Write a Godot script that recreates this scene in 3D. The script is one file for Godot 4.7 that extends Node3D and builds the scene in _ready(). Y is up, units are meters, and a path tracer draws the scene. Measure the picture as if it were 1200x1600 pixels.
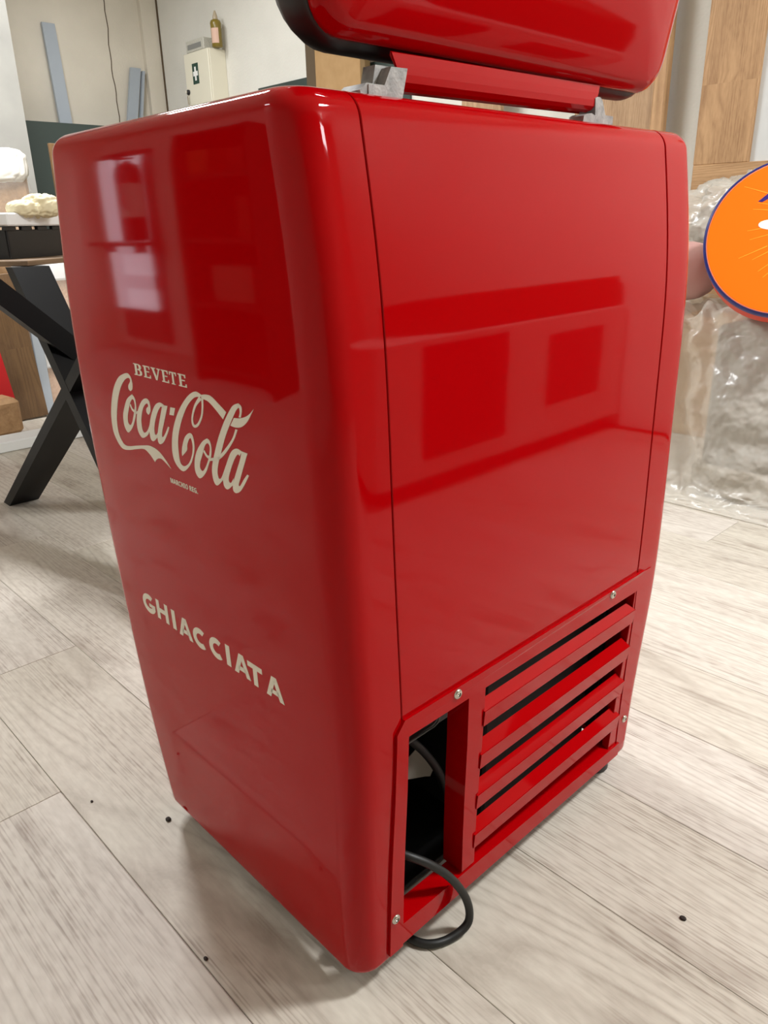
extends Node3D
# A restored red ice cooler standing with its lid open in a workshop room. Units are metres, y is up.
# The cooler stands at the origin, its back (with the vent) towards +z and its lettered side towards -x.

const H := 1.0 / 6.0
const YB := 0.03
const YT := 1.0
# barrel profile of the cooler: knots and second derivatives of natural cubic splines over its height
const BACK := [0.25221, 0.25766, 0.26632, 0.26628, 0.26375, 0.25795, 0.23481]
const BACK_M := [0.0, 0.3096, -0.5432, -0.0153, 0.0652, -0.9522, 0.0]
const FRONT := [0.21581, 0.23987, 0.25476, 0.26182, 0.26833, 0.26151, 0.23552]
const FRONT_M := [0.0, -0.4026, -0.3717, 0.1991, -0.5445, -0.8991, 0.0]
const SIDE := [0.31932, 0.32531, 0.32977, 0.33438, 0.33696, 0.33927, 0.3402]
const SIDE_M := [0.0, -0.0982, 0.0661, -0.1362, 0.0403, -0.0842, 0.0]
const CORNER := 0.033
const ROUND_TOP := 0.0219
const ROUND_BOTTOM := 0.0146
const SEAM_L := 0.0736
const SEAM_R := 0.0848

# script logo on the cooler's side: stroke edges (z, y in tenths of a millimetre), left and right edge alternating
const LOGO := [
	[-1020,7157,-1009,7158,-1054,7176,-964,7183,-1047,7220,-943,7221,-987,7275,-935,7273,-986,7305,-953,7329,-1025,7313,-1016,7367,-1108,7285,-1133,7347,-1204,7221,-1286,7285,-1289,7140,-1434,7165,-1375,7030,-1544,7024,-1453,6892,-1627,6865,-1511,6754,-1674,6719,-1535,6630,-1682,6567,-1520,6529,-1641,6469,-1467,6454,-1567,6393,-1391,6417,-1471,6354,-1271,6427,-1309,6371,-1068,6472,-1103,6421,-891,6509,-924,6460,-740,6534,-835,6456,-601,6529,-740,6415],
	[-601,6529,-740,6415,-545,6516,-696,6383,-490,6496,-653,6349],
	[-490,6496,-653,6349,-460,6481,-603,6390,-424,6460,-533,6418,-353,6412,-444,6417,-275,6347,-283,6347],
	[-1003,7064,-988,7122,-1057,7023,-1144,7041,-1121,6942,-1259,6912,-1194,6824,-1323,6803,-1210,6740,-1328,6674,-1158,6717,-1254,6607,-1094,6768,-1120,6687,-1040,6848,-1020,6798,-1003,6908,-949,6916,-960,6984,-925,6998,-966,7049,-930,7076,-1003,7064,-986,7123],
	[-1094,6977,-1067,6993,-1062,6923,-1032,6943,-1003,6897,-982,6927],
	[-999,6919,-1010,6873,-954,6917,-964,6887,-900,6934,-916,6895],
	[-644,6928,-629,6932,-681,6954,-585,6973,-668,6999,-569,7018,-618,7032,-566,7048,-626,7062,-580,7101,-668,7054,-651,7120,-739,7005,-761,7074,-797,6931,-889,6952,-847,6827,-968,6816,-856,6728,-980,6693,-821,6681,-937,6625,-750,6707,-870,6607,-692,6757,-747,6659,-624,6838,-663,6735],
	[-282,7062,-237,7106,-302,7077,-331,7119,-361,7041,-445,7070,-434,6963,-553,6961,-504,6866,-630,6845,-548,6773,-675,6742,-549,6712,-675,6637,-512,6710,-612,6613,-446,6773,-497,6682],
	[-271,7101,-153,7106,-320,7014,-201,7029,-398,6884,-281,6903,-460,6771,-353,6790,-496,6687,-381,6716,-492,6622,-354,6713,-445,6609,-312,6746,-353,6657,-260,6798,-238,6776,-207,6859,-177,6857,-210,6862],
	[-89,7101,15,7107,-134,7009,-38,7014],
	[31,6561,38,6564,37,6613,155,6652,79,6708,179,6718,156,6808,226,6784,261,6868,268,6814,326,6843,291,6778,333,6726,290,6710,281,6606,252,6612,185,6486,162,6503,18,6377,42,6443,-121,6417,-31,6476,-184,6521,-38,6594,-164,6684,-17,6729,-91,6854,54,6879,25,7018,160,7032,176,7171,294,7176,346,7297,431,7273,496,7357,513,7303,615,7335,580,7308],
	[560,7315,610,7291,437,7202,476,7196,351,7063,386,7068,344,6971,380,6993,404,6952,417,6987,486,6995,478,7026,577,7099,550,7111,619,7201,588,7212,638,7307,598,7289],
	[601,7337,599,7297,699,7353,650,7297,797,7349,740,7282,924,7290,854,7222,1053,7222,979,7139],
	[603,6819,615,6872,548,6772,505,6813,491,6681,369,6683,418,6574,294,6548,397,6501,286,6425,444,6472,368,6371,519,6535,503,6464,581,6616,599,6594,616,6673,657,6681,652,6771,684,6786,639,6814,665,6856,603,6819,616,6873],
	[509,6710,534,6728,553,6659,581,6683,610,6644,633,6685],
	[609,6663,605,6621,651,6663,644,6630,720,6682,705,6643],
	[1271,7206,1308,7210,1297,7257,1335,7274,1296,7301,1335,7325,1267,7304,1288,7350],
	[1290,7310,1290,7350,1235,7269,1191,7313,1177,7203,1103,7236,1072,7075,982,7103,970,6936,848,6922,865,6760,739,6739,790,6634,672,6610,751,6526,639,6502,766,6459,657,6396,813,6475,722,6371,870,6548,850,6469,933,6640,907,6544],
	[1189,7073,1226,7073,1120,6971,1153,6969,1004,6863,1044,6855,863,6751,911,6741,774,6697,797,6669],
	[1184,7186,1103,7095,1280,7198,1195,7091,1389,7230,1304,7115,1471,7273,1420,7191,1541,7329,1536,7323],
	[1215,6798,1265,6855,1184,6810,1167,6867,1129,6765,1063,6811,1066,6684,953,6668,998,6580,858,6508,961,6507,844,6439,963,6464,862,6384,1001,6466,924,6374,1058,6528,1037,6450],
	[1261,6858,1360,6854,1215,6762,1308,6766,1130,6625,1234,6640,1062,6513,1171,6530,1024,6434,1140,6474,1030,6378,1162,6463,1084,6370,1196,6499,1167,6415,1245,6554,1266,6519,1313,6619,1348,6621,1321,6625],
]

var M := {}
var names := {}
var rng := RandomNumberGenerator.new()


func _ready() -> void:
	rng.seed = 7
	setup_camera_and_light()
	make_materials()
	build_room()
	build_floor()
	build_cooler()
	build_right_side()
	build_table()
	build_left_background()
	build_far_background()
	build_unseen_side()
	build_litter()


# ------------------------------------------------------------------ camera, light, exposure
func setup_camera_and_light() -> void:
	var cam := Camera3D.new()
	cam.name = "camera"
	cam.fov = 68.0431
	cam.near = 0.02
	cam.far = 60.0
	cam.transform = Transform3D(Basis(Vector3(0.71916652, -0.02117891, 0.69451492), Vector3(0.26179717, 0.93413368, -0.24260361), Vector3(-0.64363169, 0.35629444, 0.67734225)), Vector3(-0.73892184, 0.89615279, 0.75308431))
	add_child(cam)
	cam.current = true
	var env := Environment.new()
	env.background_mode = Environment.BG_COLOR
	env.background_color = Color(0.02, 0.02, 0.02)
	env.tonemap_mode = Environment.TONE_MAPPER_LINEAR
	env.tonemap_exposure = 1.04
	env.sdfgi_enabled = true
	env.ssao_enabled = true
	env.ssil_enabled = true
	var we := WorldEnvironment.new()
	we.name = "environment"
	we.environment = env
	add_child(we)
	ceiling_lamp(Vector3(0.38, 2.66, -2.4), Vector2(0.16, 1.1), 10.0, "long white ceiling lamp over the table with the crate")
	ceiling_lamp(Vector3(1.15, 2.66, 1.4), Vector2(0.3, 0.3), 9.3, "square white ceiling lamp between the cooler and the low cabinet")
	ceiling_lamp(Vector3(-2.1, 2.66, -1.6), Vector2(0.3, 0.9), 1.6, "short white ceiling lamp beside the left wall")
	ceiling_lamp(Vector3(1.35, 2.66, -3.75), Vector2(0.3, 0.3), 1.3, "small square ceiling lamp nearest the first aid cabinet")
	wall_light(Vector3(1.7, 2.46, 3.37), Vector2(0.6, 0.36), 3.0)
	left_window()


func left_window() -> void:
	# a window of three frosted panes low on the left wall; it shows as a pale reflection in the cooler's side
	var w := Node3D.new()
	w.name = "window_1"
	w.set_meta("kind", "structure")
	tag(w, "frosted window of three panes on the left wall, mirrored in the cooler side", "window")
	add_child(w)
	var glow := StandardMaterial3D.new()
	glow.resource_name = "window_glow"
	glow.albedo_color = Color(0.85, 0.87, 0.9)
	glow.emission_enabled = true
	glow.emission = Color(0.93, 0.95, 1.0)
	glow.emission_energy_multiplier = 0.8
	for q in [[0.79, 1.42], [0.54, 0.69], [0.24, 0.45]]:
		var st := sm()
		box(st, Vector3(-2.592, (q[0] + q[1]) / 2.0, -4.45), Vector3(0.012, q[1] - q[0], 0.56), 0.002)
		obj("pane", st, glow, w)
	for q in [[0.2, 0.22], [0.495, 0.09], [0.74, 0.1], [1.45, 0.06]]:
		var st := sm()
		box(st, Vector3(-2.575, q[0], -4.45), Vector3(0.05, q[1], 0.6), 0.004)
		obj("crossbar", st, flat_mat("window_bar", Color(0.5, 0.4, 0.38), 0.5), w)
	for z in [-4.74, -4.16]:
		var st := sm()
		box(st, Vector3(-2.575, 0.78, z), Vector3(0.05, 1.4, 0.04), 0.004)
		obj("jamb", st, flat_mat("window_bar", Color(0.5, 0.4, 0.38), 0.5), w)
	var l := AreaLight3D.new()
	l.name = "window_light"
	l.area_size = Vector2(0.6, 1.1)
	l.light_color = Color(0.93, 0.95, 1.0)
	l.light_energy = 0.6
	l.area_range = 20.0
	l.area_attenuation = 2.0
	l.shadow_enabled = true
	l.position = Vector3(-2.54, 0.85, -4.5)
	l.rotation.y = -PI / 2
	w.add_child(l, true)


func wall_light(at: Vector3, size: Vector2, energy: float) -> void:
	# a frosted light panel high on the wall opposite the cooler's back
	var t := thing("wall_lamp", "small frosted lamp panel high on the wall opposite the cooler back", "lamp", at)
	var st := sm()
	box(st, Vector3(0, 0, 0.005), Vector3(size.x + 0.06, size.y + 0.06, 0.04), 0.006)
	obj("housing", st, flat_mat("lamp_housing", Color(0.85, 0.85, 0.84), 0.4), t)
	st = sm()
	box(st, Vector3(0, 0, -0.018), Vector3(size.x, size.y, 0.01), 0.003)
	var gm := StandardMaterial3D.new()
	gm.resource_name = "panel_glow"
	gm.albedo_color = Color(0.9, 0.9, 0.88)
	gm.emission_enabled = true
	gm.emission = Color(0.985, 0.99, 1.0)
	gm.emission_energy_multiplier = 1.0
	obj("diffuser", st, gm, t)
	var l := AreaLight3D.new()
	l.name = "lamp_light"
	l.area_size = size
	l.light_color = Color(0.985, 0.99, 1.0)
	l.light_energy = energy
	l.area_range = 20.0
	l.area_attenuation = 2.0
	l.shadow_enabled = true
	l.position = Vector3(0, 0, -0.03)
	t.add_child(l, true)


func ceiling_lamp(at: Vector3, size: Vector2, energy: float, label: String) -> void:
	var t := thing("ceiling_lamp", label, "lamp", at, 0.0, "")
	var housing := sm()
	box(housing, Vector3(0, 0.045, 0), Vector3(size.x + 0.04, 0.07, size.y + 0.04), 0.006)
	obj("housing", housing, flat_mat("lamp_housing", Color(0.85, 0.85, 0.84), 0.4), t)
	var lens := sm()
	box(lens, Vector3(0, 0.005, 0), Vector3(size.x, 0.012, size.y), 0.003)
	var gm := StandardMaterial3D.new()
	gm.resource_name = "lamp_glow"
	gm.albedo_color = Color(0.9, 0.9, 0.88)
	gm.emission_enabled = true
	gm.emission = Color(0.985, 0.99, 1.0)
	gm.emission_energy_multiplier = 3.0
	obj("diffuser", lens, gm, t)
	var l := AreaLight3D.new()
	l.name = "lamp_light"
	l.area_size = size
	l.light_color = Color(0.985, 0.99, 1.0)
	l.light_energy = energy
	l.area_range = 20.0
	l.area_attenuation = 2.0
	l.shadow_enabled = true
	l.position = Vector3(0, -0.012, 0)
	l.rotation.x = -PI / 2
	t.add_child(l, true)


# ------------------------------------------------------------------ helpers
func sm() -> SurfaceTool:
	var st := SurfaceTool.new()
	st.begin(Mesh.PRIMITIVE_TRIANGLES)
	st.set_smooth_group(-1)
	return st


func numbered(called: String) -> String:
	if not names.has(called):
		names[called] = 0
		return called
	names[called] += 1
	return "%s_%03d" % [called, names[called]]


func commit(st: SurfaceTool) -> ArrayMesh:
	st.generate_normals()
	return st.commit()


func obj(called: String, st, m: Material, parent: Node = null) -> MeshInstance3D:
	var o := MeshInstance3D.new()
	o.name = called if parent else numbered(called)
	o.mesh = commit(st) if st is SurfaceTool else st
	o.material_override = m
	if parent:
		parent.add_child(o, true)
	else:
		add_child(o, true)
	return o


func thing(called: String, label: String, category: String, at := Vector3.ZERO, turn := 0.0, group := "") -> Node3D:
	var o := Node3D.new()
	o.name = numbered(called)
	add_child(o, true)
	o.position = at
	o.rotation.y = turn
	tag(o, label, category, group)
	return o


func tag(o: Node, label: String, category: String, group := "") -> void:
	o.set_meta("label", label)
	o.set_meta("category", category)
	if group:
		o.set_meta("group", group)


func struct(called: String, st, m: Material, label: String, category: String) -> MeshInstance3D:
	var o := obj(called, st, m)
	o.set_meta("kind", "structure")
	tag(o, label, category)
	return o


func tri(st: SurfaceTool, a: Vector3, b: Vector3, c: Vector3, out: Vector3, ua := Vector2.ZERO, ub := Vector2.ZERO, uc := Vector2.ZERO) -> void:
	# clockwise front faces: the normal is (a - c) x (a - b)
	if (a - c).cross(a - b).dot(out) < 0.0:
		var k := b
		b = c
		c = k
		var uk := ub
		ub = uc
		uc = uk
	st.set_uv(ua)
	st.add_vertex(a)
	st.set_uv(ub)
	st.add_vertex(b)
	st.set_uv(uc)
	st.add_vertex(c)


func quad(st: SurfaceTool, a: Vector3, b: Vector3, c: Vector3, d: Vector3, out: Vector3, ua := Vector2.ZERO, ub := Vector2.ZERO, uc := Vector2.ZERO, ud := Vector2.ZERO) -> void:
	tri(st, a, b, c, out, ua, ub, uc)
	tri(st, a, c, d, out, ua, uc, ud)


func box(st: SurfaceTool, c: Vector3, size: Vector3, bevel := 0.0, basis := Basis.IDENTITY, grain := -1, uv0 := Vector2.ZERO) -> void:
	# a chamfered box; uv in metres, v along the grain axis
	var h := size / 2.0
	var bv: float = minf(bevel, minf(h.x, minf(h.y, h.z)) * 0.9)
	var g := grain
	if g < 0:
		g = 0 if size.x >= size.y and size.x >= size.z else (1 if size.y >= size.z else 2)
	for ax in 3:
		var p: int = (ax + 1) % 3
		var q: int = (ax + 2) % 3
		if q != g and p == g:
			var k := p
			p = q
			q = k
		for s in [-1.0, 1.0]:
			var v := []
			var u := []
			for cs in [[-1, -1], [1, -1], [1, 1], [-1, 1]]:
				var pt := Vector3.ZERO
				pt[ax] = s * h[ax]
				pt[p] = cs[0] * (h[p] - bv)
				pt[q] = cs[1] * (h[q] - bv)
				v.append(c + basis * pt)
				u.append(uv0 + Vector2(pt[p], pt[q]))
			var n := Vector3.ZERO
			n[ax] = s
			quad(st, v[0], v[1], v[2], v[3], basis * n, u[0], u[1], u[2], u[3])
			if bv > 0.0:
				# the chamfer between this face and the faces of axis p
				for s2 in [-1.0, 1.0]:
					var o2: int = (ax + 1) % 3
					var r: int = 3 - ax - o2
					var e := []
					var eu := []
					for sr in [-1.0, 1.0]:
						var a := Vector3.ZERO
						a[ax] = s * h[ax]
						a[o2] = s2 * (h[o2] - bv)
						a[r] = sr * (h[r] - bv)
						var b := Vector3.ZERO
						b[ax] = s * (h[ax] - bv)
						b[o2] = s2 * h[o2]
						b[r] = sr * (h[r] - bv)
						e.append(c + basis * a)
						e.append(c + basis * b)
						eu.append(uv0 + Vector2(a[p], a[q]))
						eu.append(uv0 + Vector2(a[p], a[q]))
					var nn := Vector3.ZERO
					nn[ax] = s
					nn[o2] = s2
					quad(st, e[0], e[1], e[3], e[2], basis * nn, eu[0], eu[1], eu[3], eu[2])
	if bv > 0.0:
		for sx in [-1.0, 1.0]:
			for sy in [-1.0, 1.0]:
				for sz in [-1.0, 1.0]:
					var sg := Vector3(sx, sy, sz)
					var i := h - Vector3.ONE * bv
					tri(st, c + basis * (sg * Vector3(h.x, i.y, i.z)), c + basis * (sg * Vector3(i.x, h.y, i.z)), c + basis * (sg * Vector3(i.x, i.y, h.z)), basis * sg, uv0, uv0, uv0)


func hexa(st: SurfaceTool, lo: Array, hi: Array) -> void:
	# a solid between two quads with the same corner order
	var c := Vector3.ZERO
	for k in 4:
		c += lo[k] + hi[k]
	c /= 8.0
	quad(st, lo[0], lo[1], lo[2], lo[3], (lo[0] + lo[2]) / 2.0 - c)
	quad(st, hi[0], hi[1], hi[2], hi[3], (hi[0] + hi[2]) / 2.0 - c)
	for k in 4:
		var n: int = (k + 1) % 4
		quad(st, lo[k], lo[n], hi[n], hi[k], (lo[k] + hi[n]) / 2.0 - c)


func loft(st: SurfaceTool, rows: Array, centers: Array, closed := true) -> void:
	# smooth skin over rows of equally many points; the outside is away from each row's centre
	st.set_smooth_group(0)
	var m := rows.size()
	for i in m - 1:
		var a: PackedVector3Array = rows[i]
		var b: PackedVector3Array = rows[i + 1]
		var n := a.size()
		var ca: Vector3 = centers[i]
		var cb: Vector3 = centers[i + 1]
		var cc := (ca + cb) / 2.0
		for j in (n if closed else n - 1):
			var k := (j + 1) % n
			var out := (a[j] + b[k]) / 2.0 - cc
			var u0 := float(j) / n
			var u1 := float(j + 1) / n
			var v0 := float(i) / (m - 1)
			var v1 := float(i + 1) / (m - 1)
			quad(st, a[j], a[k], b[k], b[j], out, Vector2(u0, v0), Vector2(u1, v0), Vector2(u1, v1), Vector2(u0, v1))
	st.set_smooth_group(-1)


func cap(st: SurfaceTool, ring: PackedVector3Array, out: Vector3) -> void:
	var c := Vector3.ZERO
	for q in ring:
		c += q
	c /= ring.size()
	for j in ring.size():
		tri(st, c, ring[j], ring[(j + 1) % ring.size()], out)


func tube(st: SurfaceTool, pts: Array, r: float, sides := 12) -> void:
	var rows := []
	var centers := []
	var up := Vector3(0.13, 0.97, 0.21).normalized()
	for i in pts.size():
		var d: Vector3 = (pts[mini(i + 1, pts.size() - 1)] - pts[maxi(i - 1, 0)]).normalized()
		var x := up.cross(d)
		if x.length() < 0.05:
			x = Vector3.RIGHT.cross(d)
		x = x.normalized()
		var y := d.cross(x).normalized()
		up = y
		up = d.cross(x).normalized()
		var ring := PackedVector3Array()
		for k in sides:
			var t := TAU * k / sides
			ring.append(pts[i] + (x * cos(t) + y * sin(t)) * r)
		rows.append(ring)
		centers.append(pts[i])
	loft(st, rows, centers)
	cap(st, rows[0], pts[0] - pts[1])
	cap(st, rows[-1], pts[-1] - pts[-2])


func spline(ctrl: Array, steps := 8) -> Array:
	var out := []
	for i in ctrl.size() - 1:
		var p0: Vector3 = ctrl[maxi(i - 1, 0)]
		var p3: Vector3 = ctrl[mini(i + 2, ctrl.size() - 1)]
		var a: Vector3 = ctrl[i]
		for k in steps:
			out.append(a.cubic_interpolate(ctrl[i + 1], p0, p3, float(k) / steps))
	out.append(ctrl[-1])
	return out


func lathe(st: SurfaceTool, profile: Array, basis: Basis, at: Vector3, sides := 20, capped := true) -> void:
	# profile of (radius, height) turned about the basis' y axis
	var rows := []
	var centers := []
	var mid := 0.0
	for q in profile:
		mid += q.y / profile.size()
	for q in profile:
		var ring := PackedVector3Array()
		for k in sides:
			var t := TAU * k / sides
			ring.append(at + basis * Vector3(q.x * cos(t), q.y, q.x * sin(t)))
		rows.append(ring)
		centers.append(at + basis * Vector3(0, mid, 0))
	loft(st, rows, centers)
	if capped and profile[0].x > 0.0:
		cap(st, rows[0], -basis.y)
	if capped and profile[-1].x > 0.0:
		cap(st, rows[-1], basis.y)


func prism(st: SurfaceTool, poly: Array, at: Vector3, ex: Vector3, ey: Vector3, ez: Vector3, depth: float) -> void:
	# polygon (2D) in the plane ex/ey, extruded along ez from 0 to depth
	var pp := PackedVector2Array(poly)
	var idx := Geometry2D.triangulate_polygon(pp)
	for i in range(0, idx.size(), 3):
		var a := pp[idx[i]]
		var b := pp[idx[i + 1]]
		var c := pp[idx[i + 2]]
		for s in [0.0, depth]:
			tri(st, at + ex * a.x + ey * a.y + ez * s, at + ex * b.x + ey * b.y + ez * s, at + ex * c.x + ey * c.y + ez * s, ez * (1.0 if s > 0.0 else -1.0) * signf(depth), a, b, c)
	var cw := Geometry2D.is_polygon_clockwise(pp)
	for i in pp.size():
		var a := pp[i]
		var b := pp[(i + 1) % pp.size()]
		var e := (b - a).normalized()
		var n2 := Vector2(e.y, -e.x) * (-1.0 if cw else 1.0)
		quad(st, at + ex * a.x + ey * a.y, at + ex * b.x + ey * b.y, at + ex * b.x + ey * b.y + ez * depth, at + ex * a.x + ey * a.y + ez * depth, ex * n2.x + ey * n2.y, a, b, b, a)


func surface(st: SurfaceTool, rows: Array, out: Vector3, uvs := Vector2.ONE) -> void:
	# open smooth sheet facing roughly «out»
	st.set_smooth_group(0)
	var flip := 0.0
	var m := rows.size()
	var n: int = rows[0].size()
	var mi := m / 2
	var mj := n / 2
	var t := Vector3.ZERO
	for i in range(0, m - 1, maxi(1, m / 8)):
		for j in range(0, n - 1, maxi(1, n / 8)):
			t += (rows[i][j] - rows[i + 1][j + 1]).cross(rows[i][j] - rows[i][j + 1])
	flip = signf(t.dot(out))
	for i in m - 1:
		for j in n - 1:
			var a: Vector3 = rows[i][j]
			var b: Vector3 = rows[i][j + 1]
			var c: Vector3 = rows[i + 1][j + 1]
			var d: Vector3 = rows[i + 1][j]
			var ua := Vector2(float(j) / (n - 1), float(i) / (m - 1)) * uvs
			var ub := Vector2(float(j + 1) / (n - 1), float(i) / (m - 1)) * uvs
			var uc := Vector2(float(j + 1) / (n - 1), float(i + 1) / (m - 1)) * uvs
			var ud := Vector2(float(j) / (n - 1), float(i + 1) / (m - 1)) * uvs
			if flip >= 0.0:
				for q in [[a, ua], [b, ub], [c, uc], [a, ua], [c, uc], [d, ud]]:
					st.set_uv(q[1])
					st.add_vertex(q[0])
			else:
				for q in [[a, ua], [c, uc], [b, ub], [a, ua], [d, ud], [c, uc]]:
					st.set_uv(q[1])
					st.add_vertex(q[0])
	st.set_smooth_group(-1)


# ------------------------------------------------------------------ materials
func flat_mat(called: String, c: Color, rough := 0.6, metal := 0.0, spec := 0.5) -> StandardMaterial3D:
	if M.has(called):
		return M[called]
	var m := StandardMaterial3D.new()
	m.resource_name = called
	m.albedo_color = c
	m.roughness = rough
	m.metallic = metal
	m.metallic_specular = spec
	M[called] = m
	return m


func noise_tex(sd: int, freq: float, colors: Array, size := 512, octaves := 4, kind := FastNoiseLite.TYPE_SIMPLEX) -> NoiseTexture2D:
	var n := FastNoiseLite.new()
	n.seed = sd
	n.noise_type = kind
	n.frequency = freq
	n.fractal_octaves = octaves
	var t := NoiseTexture2D.new()
	t.width = size
	t.height = size
	t.seamless = true
	t.noise = n
	if colors.size():
		var g := Gradient.new()
		g.offsets = PackedFloat32Array()
		var offs := PackedFloat32Array()
		for i in colors.size():
			offs.append(float(i) / (colors.size() - 1))
		g.offsets = offs
		g.colors = PackedColorArray(colors)
		t.color_ramp = g
	return t


func bump_tex(sd: int, freq: float, strength: float, size := 512, octaves := 4) -> NoiseTexture2D:
	var t := noise_tex(sd, freq, [], size, octaves)
	t.as_normal_map = true
	t.bump_strength = strength
	return t


func noisy(called: String, c1: Color, c2: Color, freq: float, rough: float, scale := 1.0, bump := 0.0, bfreq := 0.05) -> StandardMaterial3D:
	var m := flat_mat(called, Color.WHITE, rough)
	m.albedo_texture = noise_tex(hash(called) % 1000, freq, [c1, c2])
	m.uv1_triplanar = true
	m.uv1_world_triplanar = true
	m.uv1_scale = Vector3.ONE * scale
	if bump > 0.0:
		m.normal_enabled = true
		m.normal_texture = bump_tex(hash(called) % 1000 + 5, bfreq, bump)
		m.normal_scale = 1.0
	return m


func layer(sd: int, w: int, h: int, freq: float, tw: int, th: int, octaves := 3) -> PackedByteArray:
	var n := FastNoiseLite.new()
	n.seed = sd
	n.noise_type = FastNoiseLite.TYPE_SIMPLEX
	n.frequency = freq
	n.fractal_octaves = octaves
	var im := n.get_image(w, h)
	im.convert(Image.FORMAT_L8)
	im.resize(tw, th, Image.INTERPOLATE_CUBIC)
	return im.get_data()


func wood_textures(w: int, h: int, sd: int, base: Color, dark: Color, streak: float, ring: float, blotch: float, knots: float) -> Array:
	# grain runs along the image's height; returns [albedo, height]
	var fine := layer(sd, w, h / 40, 0.16, w, h, 2)
	var fine2 := layer(sd + 1, w, h / 16, 0.35, w, h, 1)
	var low := layer(sd + 2, maxi(w / 8, 8), h / 32, 0.045, w, h, 3)
	var contour := layer(sd + 3, w / 8, h / 64, 0.028, w, h, 1)
	var mott := layer(sd + 5, w / 2, h / 4, 0.11, w, h, 3)
	var knot := layer(sd + 4, w / 4, h / 12, 0.022, w, h, 3)
	var col := PackedByteArray()
	col.resize(w * h * 3)
	var hei := PackedByteArray()
	hei.resize(w * h)
	var br := base.r * 255.0
	var bg := base.g * 255.0
	var bb := base.b * 255.0
	var dr := dark.r * 255.0 - br
	var dg := dark.g * 255.0 - bg
	var db := dark.b * 255.0 - bb
	for i in w * h:
		var f := fine[i] / 255.0
		var f2 := fine2[i] / 255.0
		var l := low[i] / 255.0
		var c := contour[i] / 255.0
		var k := knot[i] / 255.0
		var rg := absf(fposmod(c * 11.0, 1.0) - 0.5) * 2.0
		rg = rg * rg * rg
		var mt := mott[i] / 255.0 - 0.5
		var s := maxf(0.0, f - 0.47 + 0.25 * mt) * 2.0 * clampf((l - 0.3) * 2.6, 0.12, 1.0)
		var t := streak * (s + 0.35 * f2 * s) + ring * rg * clampf((0.62 - l) * 3.0, 0.0, 1.0) + blotch * (l - 0.35) + 0.16 * mt + knots * maxf(0.0, k - 0.72) * 5.0
		t = clampf(t, -0.25, 1.0)
		col[i * 3] = clampi(int(br + dr * t), 0, 255)
		col[i * 3 + 1] = clampi(int(bg + dg * t), 0, 255)
		col[i * 3 + 2] = clampi(int(bb + db * t), 0, 255)
		hei[i] = clampi(int(200.0 - 150.0 * s - 40.0 * rg * ring + 20.0 * f2 + 60.0 * mt), 0, 255)
	var a := ImageTexture.create_from_image(Image.create_from_data(w, h, false, Image.FORMAT_RGB8, col))
	var b := ImageTexture.create_from_image(Image.create_from_data(w, h, false, Image.FORMAT_L8, hei))
	return [a, b]


func wood_mat(called: String, tex: Array, metres: Vector2, rough: float, relief: float, tint := Color.WHITE) -> StandardMaterial3D:
	var m := flat_mat(called, tint, rough)
	m.albedo_texture = tex[0]
	m.uv1_scale = Vector3(1.0 / metres.x, 1.0 / metres.y, 1.0)
	if relief > 0.0:
		m.heightmap_enabled = true
		m.heightmap_texture = tex[1]
		m.heightmap_scale = relief
	return m


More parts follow.
